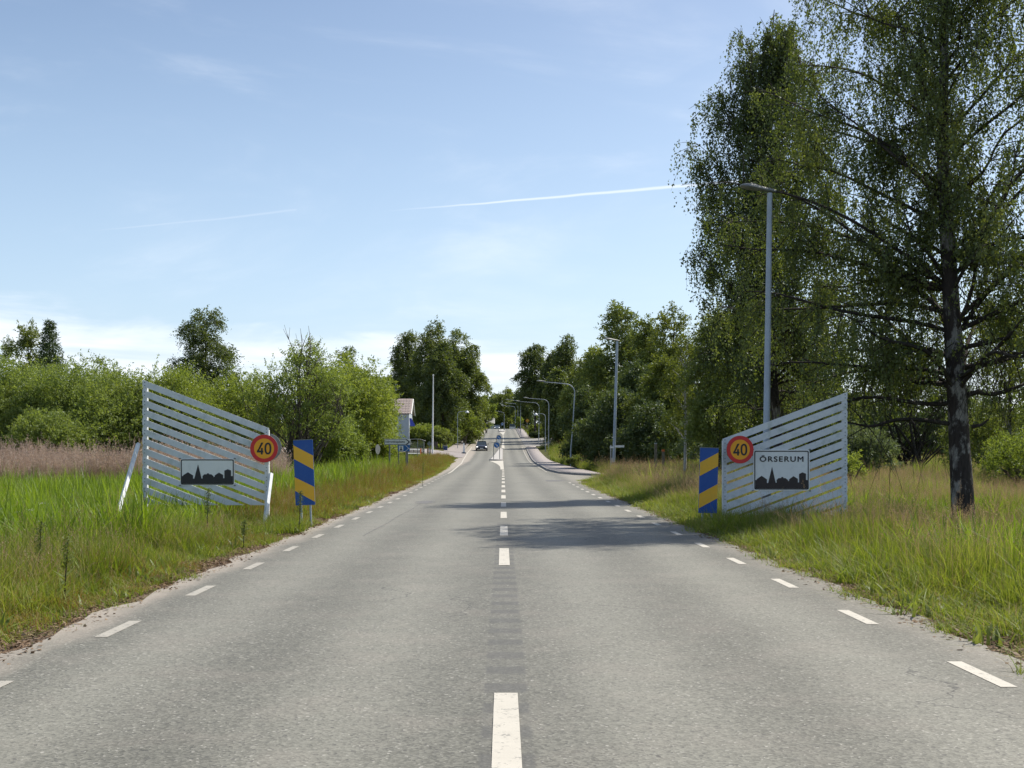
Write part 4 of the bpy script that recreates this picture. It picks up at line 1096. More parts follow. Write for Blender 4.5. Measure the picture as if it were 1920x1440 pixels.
def shoots_to_leaves(rg, A, Dd, SL, k, leaf, droop, spread):
    """k leaves along every shoot (A start, Dd dir, SL length) with optional droop"""
    n = len(A); t = np.tile(np.linspace(.08, 1, k), n)+rg.normal(0, .03, n*k)
    A = np.repeat(A, k, 0); Dr = np.repeat(Dd, k, 0); S = np.repeat(SL, k)
    P_ = A+Dr*(S*t)[:, None]; P_[:, 2] -= droop*S*t*t
    P_ += rg.normal(0, spread, (n*k, 3))
    g = unit(Dr+np.stack([0*t, 0*t, -2*droop*t], 1))
    D_ = unit(g*.6+rand_unit(rg, n*k)*.8); N_ = unit(np.cross(D_, rand_unit(rg, n*k)))
    L = leaf*(rg.uniform(.7, 1.25, n*k)); return P_, D_, N_, L
def crown_points(rg, lobes, n, inner=.55, up=.3, gap=.0):
    lobes = np.array(lobes, float); c = lobes[:, :3]; r = lobes[:, 3:6]
    w = (r[:, 0]*r[:, 1]+r[:, 0]*r[:, 2]+r[:, 1]*r[:, 2]); w /= w.sum()
    out = []; outd = []
    need = n
    while need > 0:
        i = rg.choice(len(lobes), need*2, p=w); d = rand_unit(rg, need*2)
        d[:, 2] = np.where(d[:, 2] < -.35, -d[:, 2]*.6, d[:, 2]); d = unit(d)
        rad = rg.uniform(inner**3, 1, need*2)**(1/3)*rg.uniform(.9, 1.06, need*2)
        p = c[i]+d*r[i]*rad[:, None]
        q = ((p[:, None]-c[None])/r[None]); q = np.linalg.norm(q, axis=2); q[np.arange(len(i)), i] = 9
        ok = q.min(1) > .62
        if gap > 0:
            s = float(np.mean(r))*.42
            g = np.sin(p[:, 0]/s*2.1+1.3*np.sin(p[:, 2]/s*1.7))+np.sin(p[:, 2]/s*2.3+1.1*np.sin(p[:, 1]/s*1.9))+np.sin(p[:, 1]/s*2.0+p[:, 0]/s)
            ok &= g > -3+gap*3
        p = p[ok][:need]; out.append(p); outd.append(d[ok][:need]); need -= len(p)
    return np.concatenate(out), np.concatenate(outd)
def clump_tree(name, label, cat, x, y, lobes, mat, barkmat, n_leaf, leaf, seed, group=None, droop=.15, shoot=.5, inner=.5, stems=1, gap=.3, trunk_r=.15, clump=10, bare=0, rise=.5, stem_spread=.4, limb_n=26, aspect=.5, h_trunk=None):
    """lobes relative to the base (0,0,0). clumps of leafy shoots on limbs; real wood inside"""
    rg = np.random.default_rng(seed); g = gz(x, y)
    root = empty(name, (x, y, g), label, cat, group)
    k = 9; nsh = n_leaf//k; ncl = max(12, nsh//clump)
    C_, Cd = crown_points(rg, lobes, ncl, inner, gap=gap)
    s = float(np.mean([l[3:6] for l in lobes]))*.14
    A = np.repeat(C_, clump, 0)+rg.normal(0, s, (ncl*clump, 3)); Dd = np.repeat(Cd, clump, 0)
    Dd = unit(Dd*.75+np.array([0, 0, rise])+rand_unit(rg, len(A))*.55)
    SL = shoot*rg.uniform(.5, 1.3, len(A))
    P_, D_, N_, L = shoots_to_leaves(rg, A, Dd, SL, k, leaf, droop, leaf*.35)
    ok = P_[:, 2] > .05; P_, D_, N_, L = P_[ok], D_[ok], N_[ok], L[ok]
    cv = np.repeat(rg.normal(0, .13, ncl), clump*k)[ok]
    var = np.clip(.5+cv+rg.normal(0, .22, len(P_)), 0, 1)
    cr = link(bpy.data.objects.new('crown', leaves_mesh('crown', P_, D_, N_, L, L*aspect, M[mat], var)), root); cr['kind'] = 'stuff'
    lob = np.array(lobes); top = (lob[:, 2]+lob[:, 5]).max(); cen = lob[:, :2].mean(0)
    lines = []; rad = []
    st = []
    for i in range(stems):
        a = 2*PI*i/stems+rg.uniform(0, 1); r0 = 0 if stems == 1 else stem_spread*.4
        b = np.array([r0*math.cos(a), r0*math.sin(a), -.2])
        tgt = lob[rg.integers(len(lob))] if stems > 1 else None
        e = np.array([cen[0], cen[1], top*.86]) if stems == 1 else np.array([tgt[0]+rg.normal(0, .4), tgt[1]+rg.normal(0, .4), tgt[2]+tgt[5]*.6])
        m = b*.5+e*.5; m[:2] = b[:2]*.6+e[:2]*.3+rg.normal(0, .15, 2); m[2] = e[2]*.55
        ln = bez(b, m, e, 10); lines.append(ln); st.append(ln)
        rad.append(np.linspace(trunk_r, trunk_r*.22, 10))
    if stems == 1:
        tr = tubes_mesh('trunk', lines[:1], rad[:1], M[barkmat], 8); link(bpy.data.objects.new('trunk', tr), root); lines = []; rad = []
    sel = rg.choice(len(C_), min(limb_n, len(C_)), replace=False)
    for i in sel:
        ln = st[rg.integers(len(st))]; c = C_[i]
        z0 = max(.6, c[2]-np.linalg.norm(c[:2]-ln[-1][:2])*.8-.5)
        j = int(np.clip(np.searchsorted(ln[:, 2], min(z0, ln[-1][2]*.9)), 1, 9)); s_ = ln[j]
        mid = (s_+c)/2+np.array([0, 0, .12*np.linalg.norm(c-s_)]); lines.append(bez(s_, mid, c, 6))
        rad.append(np.linspace(max(.02, trunk_r*.38*(1-j/13)), .012+trunk_r*.03, 6))
    if bare:
        for i in range(bare):
            ln = st[rg.integers(len(st))]; s_ = ln[rg.integers(5, 9)]; d = unit(np.array([rg.normal(0, .28), rg.normal(0, .28), 1.0]))
            e = s_+d*rg.uniform(1.5, 3.0); e[2] = min(e[2], top+1.0); m = (s_+e)/2+rg.normal(0, .12, 3); lines.append(bez(s_, m, e, 6)); rad.append(np.linspace(.035, .008, 6))
            for q in range(3):
                t = rg.uniform(.3, .9); a = s_+(e-s_)*t; f = a+unit(d+rg.normal(0, .5, 3))*rg.uniform(.4, .9); lines.append(bez(a, (a+f)/2, f, 3)); rad.append(np.linspace(.014, .006, 3))
    if lines:
        nm = 'stems' if stems > 1 else 'limbs'
        o = link(bpy.data.objects.new(nm, tubes_mesh(nm, lines, rad, M[barkmat], 5)), root); o['kind'] = 'stuff'
    return root
def lobes_bush(rg, w, h, n, depth=None):
    d = depth or w*.8; out = [(0, 0, h*.5, w*.36, d*.36, h*.5)]
    for i in range(n):
        a = 2*PI*i/n+rg.uniform(-.3, .3); rr = rg.uniform(.22, .30)
        hh = h*rg.uniform(.72, .96)
        out.append((w*.5*(1-rr*1.2)*math.cos(a), d*.5*(1-rr*1.2)*math.sin(a), hh*.52, w*rr*.9, d*rr*.9, hh*.50))
    return out
def lobes_birch(rg, w, h, h0, n):
    out = []
    for i in range(n):
        t = (i+.5)/n; z = h0+(h-h0)*t; prof = (math.sin(PI*min(1, (t*.86+.10)))**.7)
        rr = w*.5*prof; a = i*2.4+rg.uniform(-.4, .4); o = rr*.42
        out.append((o*math.cos(a), o*math.sin(a), z-.02*h, rr*.74, rr*.70, (h-h0)/n*1.35))
    out.append((rg.normal(0, w*.05), 0, h-.06*h, w*.10, w*.10, .08*h))
    return out
def bush(name, label, px, ytop, Y, wpx, mat, n_leaf, seed, cat='bush', group=None, barkm='bark_grey', zb=None, lob=6, leaf=None, stems=5, depth=None, **k):
    k.setdefault('rise', .05); k.setdefault('gap', .2)
    x = PX(px, Y); g = gz(x, Y); h = PZ(ytop, Y)-g; w = wpx*Y/FPX; rg = np.random.default_rng(seed)
    L = lobes_bush(rg, w, h*.97, lob, depth)
    return clump_tree(name, label, cat, x, Y, L, mat, barkm, n_leaf, leaf or Y*.0018, seed, group, stems=stems, trunk_r=k.pop('trunk_r', .07), shoot=k.pop('shoot', min(.42, .07*h)), **k)
def birch(name, label, px, ytop, Y, wpx, h0f, mat, n_leaf, seed, cat='tree', group=None, barkm='bark_birch', lob=9, leaf=None, **k):
    x = PX(px, Y); g = gz(x, Y); h = PZ(ytop, Y)-g; w = wpx*Y/FPX; rg = np.random.default_rng(seed)
    L = lobes_birch(rg, w, h, h*h0f, lob)
    return clump_tree(name, label, cat, x, Y, L, mat, barkm, n_leaf, leaf or Y*.0016, seed, group, stems=k.pop('stems', 1), trunk_r=k.pop('trunk_r', h*.013),
                      droop=k.pop('droop', .9), shoot=k.pop('shoot', h*.06), rise=k.pop('rise', .0), inner=k.pop('inner', .15), gap=k.pop('gap', .38), clump=k.pop('clump', 7), **k)

# ---------------------------------------------------------------- the big birch, right foreground
def weeping_birch(name, label, px, Y, H, env, n, seed, trunk_xs, r0, leaf, low, kk=26, extra=(), ysc=.8, clip=None, dens=1.0, mat='leaf_birch', back=0.0):
    """drooping birch: waving ascending limbs, side branches, curtains of hanging leafy twigs"""
    rg = np.random.default_rng(seed); x0, y0 = PX(px, Y), Y; g = gz(x0, y0)
    root = empty(name, (x0, y0, g), label, 'tree')
    zf = np.array([-.02, 0, .03, .07, .13, .21, .30, .41, .53, .68, .82, 1.0]); zs = zf*H
    xs = np.interp(zs, [p[0] for p in trunk_xs], [p[1] for p in trunk_xs])
    rs = r0*np.array([1.25, 1.05, .86, .82, .76, .70, .64, .54, .44, .31, .19, .06])
    T = np.stack([xs, .05*np.sin(zs*.5), zs], 1)
    link(bpy.data.objects.new('trunk', tubes_mesh('trunk', [T], [rs], M['bark_birch'], 20)), root)
    tx = lambda z: np.array([np.interp(z, zs, xs), .05*math.sin(z*.5), z])
    trr = lambda z: float(np.interp(z, zs, rs))
    ez = [e[0] for e in env]; er = [e[1] for e in env]
    limbs = []
    for i in range(n):
        zt = ez[0]+(H-.3-ez[0])*((i+.5)/n)**.92; a = i*2.39996+rg.uniform(-.25, .25)
        reach = np.interp(zt, ez, er)*rg.uniform(.74, 1.0)*(1 if i % 4 else .55)
        e = np.array([reach*math.cos(a)+float(np.interp(zt, zs, xs)), reach*math.sin(a)*ysc+back*max(0, -math.cos(a)), zt])
        z0 = min(max(low*1.25+rg.uniform(0, 3.4), zt-reach*.75-rg.uniform(0, .8)), zt*.93); limbs.append((tx(z0), e, trr(z0)*.27))
    for (z_, ex, eez, ey) in extra: limbs.append((tx(z_), np.array([ex, ey, eez]), .05))
    lines = []; rad = []; tw_a = []; tw_d = []; tw_l = []; tw_c = []
    for s, e, r in limbs:
        L = np.linalg.norm(e-s); m = (s+e)/2+np.array([0, 0, .10*L])+rg.normal(0, .16*L**.5, 3)*np.array([1, 1, .5])
        wv = np.linspace(0, 1, 12)[:, None]; ln = bez(s, m, e, 12)+np.sin(wv*rg.uniform(5, 11)+rg.uniform(0, 6, 3))*wv*(1.15-wv)*.34
        ln[0] = s; lines.append(ln); rad.append(max(.02, r)*(1-np.linspace(0, 1, 12))**.8+.006)
        nb = int((5+L*2.5)*dens)
        for j in range(nb):
            t = rg.uniform(.12, 1.0); p = ln[int(t*11)]; out = unit(e-s)
            d = unit(out*rg.uniform(.2, 1.0)+rand_unit(rg, 1)[0]*.95+np.array([0, 0, .12])); bl = rg.uniform(.5, 1.7)*(1.15-.45*t)
            q = p+d*bl; q[2] -= .18*bl*bl; mm = (p+q)/2+np.array([0, 0, .16*bl])
            b2 = bez(p, mm, q, 6); lines.append(b2); rad.append(np.linspace(.015, .004, 6)); cv = rg.normal(0, .16)
            for u in range(int(3+bl*2.4)):
                k = rg.uniform(.3, 1); c = b2[int(k*5)]+rg.normal(0, .07, 3)
                for w_ in range(2):
                    hd = np.array([rg.normal(0, .26), rg.normal(0, .26), -rg.uniform(.35, 1.1)]); tw_a.append(c+rg.normal(0, .05, 3)); tw_d.append(unit(hd)); tw_l.append(rg.uniform(.28, 1.25)); tw_c.append(cv)
    A = np.array(tw_a); Dd = np.array(tw_d); SL = np.array(tw_l); tw_c = np.array(tw_c)
    if clip is not None:
        k_ = clip(A[:, 0]+x0, A[:, 1]+y0, A[:, 2]+g); A, Dd, SL, tw_c = A[k_], Dd[k_], SL[k_], tw_c[k_]
    k = kk
    P_, D_, N_, L = shoots_to_leaves(rg, A, Dd, SL, k, leaf, .30, leaf*.62)
    D_ = unit(D_+np.array([0, 0, -.6])); N_ = unit(np.cross(D_, rand_unit(rg, len(D_))))
    rxy = np.hypot(P_[:, 0], P_[:, 1])
    ok = P_[:, 2] > low+.45*np.sin(P_[:, 0]*1.7)+.25*np.sin(P_[:, 1]*3)+2.0*np.exp(-(rxy/2.2)**2)
    ok &= ~((np.abs(P_[:, 0]-np.interp(P_[:, 2], zs, xs)) < .6) & (P_[:, 1] < .3) & (P_[:, 2] < H*.36) & (rg.uniform(0, 1, len(P_)) < .85))
    P_, D_, N_, L = P_[ok], D_[ok], N_[ok], L[ok]
    var = np.clip(.48+np.repeat(tw_c, k)[ok]+rg.normal(0, .2, len(P_)), 0, 1)
    print(name, 'leaves', len(P_), 'twigs', len(A), 'lines', len(lines))
    cr = link(bpy.data.objects.new('crown', leaves_mesh('crown', P_, D_, N_, L, L*.78, M[mat], var)), root); cr['kind'] = 'stuff'
    o = link(bpy.data.objects.new('limbs', tubes_mesh('limbs', lines, rad, M['bark_dark'], 4)), root); o['kind'] = 'stuff'
    sel = rg.choice(len(A), min(2600, len(A)), replace=False)
    tl = [np.stack([A[i], A[i]+Dd[i]*SL[i]*.5+np.array([0, 0, -.30*SL[i]*.25]), A[i]+Dd[i]*SL[i]+np.array([0, 0, -.30*SL[i]])]) for i in sel]
    o = link(bpy.data.objects.new('twigs', tubes_mesh('twigs', tl, [np.array([.006, .005, .003])]*len(sel), M['bark_dark'], 3)), root); o['kind'] = 'stuff'
    m = MB(); m.tube([(xs[3]+r0*.6, -.1, 2.45), (xs[3]+r0*1.3, -.15, 2.5), (xs[3]+r0*1.8, -.16, 2.62)], [.05, .035, .02], 6); m.build('broken_stub', M['bark_dark'], root, True)
weeping_birch('big_birch_tree', 'large drooping birch with a dark rough trunk, right foreground beyond the slatted panel', 1808, 27.6, 16.5,
    [(3.2, 4.4), (4.5, 5.4), (7, 5.2), (9, 4.6), (11, 3.9), (13, 2.9), (15, 1.8), (16.5, .8)], 66, 77, [(0, 0), (1, -.04), (3.4, -.16), (6.6, -.38), (8.5, -.52), (11, -.47), (16.5, -.35)], .30, .060, 2.35,
    kk=23, back=3.2, extra=((3.0, -4.0, 2.9, .3), (3.6, -4.6, 3.8, .9), (2.5, -3.0, 2.5, .5), (3.8, 3.4, 4.0, .3), (4.6, -5.3, 5.6, .8), (5.6, -5.4, 8.2, .6)),
    clip=lambda x, y, z: ~((x < 7.0) & (y < 28.0) & (z < 8.8)))
weeping_birch('birch_tree', 'second tall drooping birch, directly behind the tall street lamp', 1436, 42, 17.2,
    [(3.0, 2.6), (5, 3.0), (7, 3.1), (9, 3.0), (11, 2.8), (13, 2.5), (15, 1.9), (17.2, .6)], 64, 78, [(0, .6), (4, .3), (8, 0), (12, -.1), (17.2, .3)], .22, .082, 2.6, kk=15, dens=1.25)

W_L = 'willow bushes behind the reeds on the left'
bush('willow_bush', 'wide rounded willow bush at the far left edge of the photo, behind the brown reeds', 10, 664, 64, 250, 'leaf_willow', 85000, 1, group=W_L, lob=9, depth=6)
bush('willow_bush', 'broad rounded willow bush, second from the left, with a tall dome', 135, 668, 62, 215, 'leaf_willow', 80000, 2, group=W_L, lob=9, depth=6)
bush('willow_bush', 'willow bush just left of the slatted panel, its right side sloping down', 215, 684, 60, 150, 'leaf_willow', 50000, 3, group=W_L, lob=8, depth=5)
bush('willow_bush', 'low pale willow bush in front of the tall ones on the left', 95, 762, 56, 130, 'leaf_willow', 24000, 4, group=W_L, lob=6, depth=3)
bush('willow_bush', 'willow bush beyond the left edge of the photo', -150, 680, 62, 240, 'leaf_willow', 16000, 5, group=W_L, lob=7, depth=5)
clump_tree('tall_garden_tree', 'round dark tree crown rising behind the willow bushes at far left', 'tree', PX(52, 112), 112, lobes_birch(np.random.default_rng(3), 5.5, PZ(626, 112)-gz(-44, 112), 4.0, 6), 'leaf_mid', 'bark_dark', 18000, .18, 31, droop=.3, trunk_r=.15)
def spruce(label, px, ytop, Y, w, seed, mat='needles'):
    x = PX(px, Y); g = gz(x, Y); h = PZ(ytop, Y)-g; rg = np.random.default_rng(seed)
    root = empty('spruce_tree', (x, Y, g), label, 'tree')
    A = []; Dd = []; SL = []
    for z in np.arange(1.2, h-.1, .2):
        r = w*.5*(1-z/h)**.85; nb = max(4, int(12*(1-z/h)+4)); a0 = rg.uniform(0, 6)
        for b in range(nb):
            a = a0+2*PI*b/nb; rr = r*rg.uniform(.65, 1.1)
            for t in np.linspace(.15, 1, 7):
                A.append((rr*t*math.cos(a), rr*t*math.sin(a), z-.22*rr*t+.10*rr*t*t)); Dd.append((math.cos(a), math.sin(a), -.15)); SL.append(.35)
    A = np.array(A); Dd = unit(np.array(Dd)+rg.normal(0, .35, (len(A), 3))); SL = np.array(SL)
    P_, D_, N_, L = shoots_to_leaves(rg, A, Dd, SL, 5, .24, .2, .07)
    c = link(bpy.data.objects.new('crown', leaves_mesh('crown', P_, D_, N_, L, L*.3, M[mat], np.clip(rg.normal(.5, .22, len(P_)), 0, 1))), root); c['kind'] = 'stuff'
    link(bpy.data.objects.new('trunk', tubes_mesh('trunk', [np.array([(0, 0, -.2), (0, 0, h*.5), (0, 0, h-.1)])], [np.array([h*.014, h*.009, .02])], M['bark_dark'], 8)), root)
spruce('pointed spruce top standing behind the willow bushes at far left', 93, 598, 108, 7.0, 5)
clump_tree('small_leafy_tree', 'small leafy treetop right of the spruce, just above the willows', 'tree', PX(185, 100), 100, lobes_bush(np.random.default_rng(5), 3.2, PZ(655, 100)-gz(-33, 100), 4), 'leaf_mid', 'bark_dark', 4000, .17, 32, trunk_r=.1)
birch('birch_tree', 'lone dark birch with a round crown, behind the bushes above the left slatted panel', 384, 590, 120, 112, .28, 'leaf_birch', 36000, 11, group='distant birches left', droop=.7)
bush('leafy_bush', 'bright green leafy bush peeping over the high end of the left slatted panel', 330, 676, 62, 140, 'leaf_bright', 42000, 12, lob=7, depth=5)
bush('leafy_bush', 'bright green bush behind the middle of the left slatted panel', 430, 694, 66, 150, 'leaf_bright', 42000, 13, lob=7, depth=5)
bush('leafy_bush', 'darker green bush low behind the left 40 sign', 250, 745, 66, 120, 'leaf_willow', 20000, 14, lob=5, depth=4)
x = PX(556, 62); Lw = lobes_bush(np.random.default_rng(21), 5.4, 6.4, 7, 4.5)
clump_tree('multi_stem_willow', 'sparse many stemmed willow with bare twigs on top, behind the left 40 sign', 'tree', x, 62,
           [(0, 0, 4.8, 2.2, 2, 1.9), (-1.7, .2, 4.1, 1.2, 1.5, 1.4), (1.6, 0, 4.4, 1.2, 1.5, 1.5), (-.3, -.4, 3.2, 2.0, 1.6, 1.5), (.5, 0, 6.3, .8, .8, 1.0), (1.9, .3, 2.9, .9, 1.2, 1.2), (-2.2, .3, 2.7, .8, 1.2, 1.2)],
           'leaf_willow', 'bark_grey', 24000, .11, 22, stems=13, trunk_r=.10, gap=.5, bare=26, shoot=.45, stem_spread=1.6, limb_n=110, inner=.1)
bush('willow_bush', 'tall bright willow right of the bare twigged willow, sloping down to the right', 640, 664, 80, 175, 'leaf_bright', 60000, 23, lob=9, depth=7, group='bright willows left of the road')
bush('willow_bush', 'bright willow at the right end of the left row, beside the tiled house roof', 680, 704, 86, 100, 'leaf_bright', 36000, 24, lob=8, depth=5, group='bright willows left of the road')
bush('willow_bush', 'lowest bright willow, directly behind the Idrottsplats sign', 708, 778, 88, 58, 'leaf_bright', 20000, 25, lob=6, depth=4, group='bright willows left of the road')
bush('willow_bush', 'low willow bush behind the left striped marker panel', 615, 770, 68, 120, 'leaf_willow', 26000, 26, lob=6, depth=4, group='bright willows left of the road')
birch('birch_tree', 'dark birch tip showing over the bright willows left of the tiled house', 655, 655, 110, 44, .3, 'leaf_birch', 7000, 27, group='distant birches left')
# big birches left of the hill road
G_B = 'tall birches left of the road on the hill'
for i, (px, yt, Y, w, s, lab) in enumerate(((764, 634, 228, 78, 41, 'leftmost of the tall hillside birches, behind the tiled house'), (808, 615, 212, 84, 42, 'tallest hillside birch, directly above the flagpole'),
        (852, 633, 224, 88, 43, 'broad hillside birch right of the flagpole'), (880, 655, 222, 62, 44, 'rightmost hillside birch, its side open to the sky'), (830, 650, 206, 84, 45, 'lower hillside birch in front, between flagpole and dome lamp'))):
    birch('birch_tree', lab, px, yt, Y, w, .03, 'leaf_mid' if s in (43, 44) else 'leaf_birch', 30000, s, group=G_B, droop=.8, leaf=.34, gap=.2, shoot=1.0)  # two right birches get lighter leaves: sunlight put into the leaf colour
birch('birch_tree', 'small weeping birch at the left foot of the tall hillside birches', 750, 700, 236, 40, .1, 'leaf_birch', 5000, 46, group=G_B, leaf=.28)
bush('garden_hedge', 'large rounded dark green hedge beside the bus shelter', 796, 796, 188, 82, 'leaf_bright', 34000, 50, cat='hedge', lob=8, depth=4, leaf=.2)
bush('garden_hedge', 'right lower part of hedge, a round dark green bush above the bins', 824, 803, 187, 44, 'leaf_mid', 16000, 51, cat='hedge', lob=5, depth=3, leaf=.2)
bush('roadside_shrub', 'light green shrub at the foot of the dome lamp on the left', 842, 814, 203, 24, 'leaf_bright', 3500, 52, leaf=.22, lob=4)
bush('roadside_shrub', 'light green drooping tree beside the path, above the left dome lamp', 872, 752, 214, 40, 'leaf_bright', 7000, 53, cat='tree', leaf=.26, lob=5)
bush('roadside_shrub', 'dark egg shaped tree edged with light leaves by the hill path', 893, 757, 238, 26, 'leaf_mid', 5000, 54, cat='tree', leaf=.28, lob=5)
bush('roadside_shrub', 'yellow green tree at the top left side of the hill road', 912, 742, 290, 34, 'leaf_bright', 5000, 55, cat='tree', leaf=.34, lob=5)
bush('roadside_shrub', 'low bright shrub on the grassy bank left of the path', 886, 792, 236, 18, 'leaf_bright', 2000, 56, leaf=.25, lob=4)
for i, (px, yt, Y, w, lab) in enumerate(((945, 735, 460, 60, 'broad distant tree closing the view at the top of the hill'), (925, 748, 480, 34, 'distant tree left of the broad one beyond the hilltop'),
        (968, 738, 470, 40, 'distant dark tree right of the broad one beyond the hilltop'), (903, 745, 420, 30, 'distant tree behind the yellow green tree on the hilltop left'), (985, 728, 450, 44, 'tall distant tree behind the row of curved lamps'))):
    birch('distant_tree', lab, px, yt, Y, w*1.15, .02, 'leaf_dark' if i != 0 else 'leaf_mid', 11000, 60+i, group='distant trees beyond the hilltop', leaf=.65, droop=.3, shoot=1.2, rise=.2)
spruce('dark conifer beyond the hilltop, left of the broad distant tree', 934, 741, 500, 7, 66)
# right side of the hill road
G_R = 'tall birches right of the road'
for i, (px, yt, Y, w, lab, m) in enumerate(((1003, 650, 255, 70, 'leftmost birch right of the road, its drooping edge against the sky', 'leaf_birch'), (1040, 662, 235, 60, 'birch right of the road behind the low dome lamp', 'leaf_birch'),
        (1062, 640, 225, 62, 'birch with a rounded peak above the nearest curved lamp', 'leaf_birch'), (1046, 700, 200, 52, 'lower birch filling in behind the curved lamp poles', 'leaf_birch'))):
    birch('birch_tree', lab, px, yt, Y, w, (.30, .06, .05, .04)[i], m, 25000, 70+i, group=G_R, leaf=.36, gap=.2, droop=.85, shoot=1.0)
bush('clipped_hedge', 'bright yellow green topped hedge behind the side street', 1008, 796, 248+12, 28, 'leaf_bright', 7000, 80, cat='hedge', leaf=.26, lob=5)
bush('clipped_hedge', 'dark green lower hedge before the bright topped one', 1010, 810, 254, 30, 'leaf_dark', 6000, 81, cat='hedge', leaf=.26, lob=5)
bush('roadside_shrub', 'small yellow green young tree beside the far pavement', 974, 782, 330, 12, 'leaf_bright', 1200, 82, cat='tree', leaf=.4, lob=3)
G_D = 'mixed trees behind the second lamp on the right'
tr = ((1112, 668, 130, 100, 'leaf_mid', 'mid green tree behind the nearest curved lamp', 16000), (1165, 590, 118, 130, 'leaf_mid', 'tallest tree behind the second straight lamp', 24000),
      (1218, 612, 112, 90, 'leaf_mid', 'open crowned tree right of the second lamp', 16000), (1265, 588, 100, 110, 'leaf_yellow', 'loose pale crowned tree right of the open crowned one', 12000),
      (1100, 740, 112, 80, 'leaf_dark', 'dark low tree left of the second lamp', 10000), (1190, 700, 96, 130, 'leaf_dark', 'dark dense tree behind the street name sign', 20000),
      (1250, 690, 88, 120, 'leaf_yellow', 'yellow green bushy tree above the two wooden posts', 20000), (1160, 745, 92, 120, 'leaf_dark', 'dark low mass of leaves behind the second lamp pole', 16000),
      (1225, 770, 84, 120, 'leaf_dark', 'dark undergrowth tree behind the wooden posts', 14000))
for i, (px, yt, Y, w, m, lab, n) in enumerate(tr):
    birch('leafy_tree', lab, px, yt, Y, w*1.08, .03, m, int(n*1.7), 90+i, group=G_D, droop=.35, shoot=.7, rise=.15, gap=.2 if m != 'leaf_yellow' else .35, lob=8, leaf=Y*.0021, barkm='bark_dark')
birch('young_birch', 'young birch with a thin white trunk left of the right striped marker panel', 1283, 640, 62, 90, .32, 'leaf_yellow', 7000, 110, barkm='bark_white', leaf=.11, trunk_r=.09, gap=.5)
# trees directly behind the big birch
G_K = 'trees behind the right slatted panel'
tr = ((1345, 600, 58, 110, 'leaf_mid', 'birch behind the right striped marker panel, left of the tall lamp', 22000, .22), (1420, 575, 62, 170, 'leaf_mid', 'yellow green tree straight behind the tall lamp', 30000, .12),
      (1520, 600, 66, 170, 'leaf_mid', 'mid green tree behind the high end of the right slatted panel', 26000, .1), (1390, 740, 70, 120, 'leaf_dark', 'dark low tree behind the right 40 sign', 14000, .03),
      (1480, 730, 74, 150, 'leaf_dark', 'dark undergrowth behind the right slatted panel', 14000, .02))
for i, (px, yt, Y, w, m, lab, n, h0) in enumerate(tr):
    birch('leafy_tree', lab, px, yt, Y, w, h0, m, int(n*1.5), 120+i, group=G_K, droop=.5, shoot=.6, gap=.25, lob=8, leaf=.13, barkm='bark_dark')
bush('grey_willow_bush', 'grey green willow bush right beside the right slatted panel, in the field', 1612, 788, 62, 120, 'leaf_grey', 20000, 130, lob=7, depth=3)
bush('grey_willow_bush', 'pale bush behind the right striped marker panel', 1335, 752, 72, 100, 'leaf_grey', 12000, 131, lob=6, depth=3)
bush('grey_willow_bush', 'small bright bush at the foot of the right slatted panel', 1592, 835, 48, 50, 'leaf_bright', 5000, 134, lob=5, depth=2)
clump_tree('spreading_alder', 'dark spreading tree with several leaning trunks left of the big birch trunk', 'tree', PX(1715, 78), 78,
           [(0, 0, 4.6, 3.2, 2.6, 2.0), (-2.6, 0, 4.0, 2.0, 2.0, 1.7), (2.8, 0, 4.2, 2.2, 2.0, 1.8), (-.8, 0, 6.0, 1.8, 1.8, 1.2), (1.4, .5, 3.0, 2.4, 2, 1.3), (-3.4, .2, 2.6, 1.4, 1.4, 1.2)],
           'leaf_dark', 'bark_dark', 26000, .14, 132, stems=7, trunk_r=.14, gap=.35, shoot=.6, stem_spread=2.4, limb_n=50, inner=.2)
bush('field_edge_tree', 'green tree on the field edge right of the big birch trunk', 1850, 740, 60, 120, 'leaf_mid', 18000, 133, cat='tree', lob=7, depth=4)
bush('field_edge_tree', 'green bush at the right edge of the photo, low and near', 1925, 800, 46, 130, 'leaf_bright', 20000, 135, lob=7, depth=4)
bush('field_edge_tree', 'bush beyond the right edge of the photo', 2080, 760, 55, 180, 'leaf_mid', 9000, 136, lob=6, depth=5)
birch('field_edge_tree', 'slender birch behind the big birch on the right', 1893, 560, 56, 150, .3, 'leaf_birch', 14000, 137, leaf=.11, gap=.42)
birch('field_edge_tree', 'tree beyond the right edge behind the big birch', 2060, 520, 52, 200, .2, 'leaf_birch', 12000, 138, leaf=.12)
bush('roadside_shrub', 'dark green clump of weeds at the foot of the nearest curved lamp', 1078, 852, 104, 24, 'leaf_mid', 4000, 57, leaf=.14, lob=4)
bush('roadside_shrub', 'low green thicket on the grassy bank behind the left dome lamp', 846, 790, 212, 44, 'leaf_bright', 6000, 58, leaf=.24, lob=5)
bush('roadside_shrub', 'low green thicket higher up the bank beside the hill path', 872, 790, 225, 40, 'leaf_mid', 5000, 59, leaf=.24, lob=5)
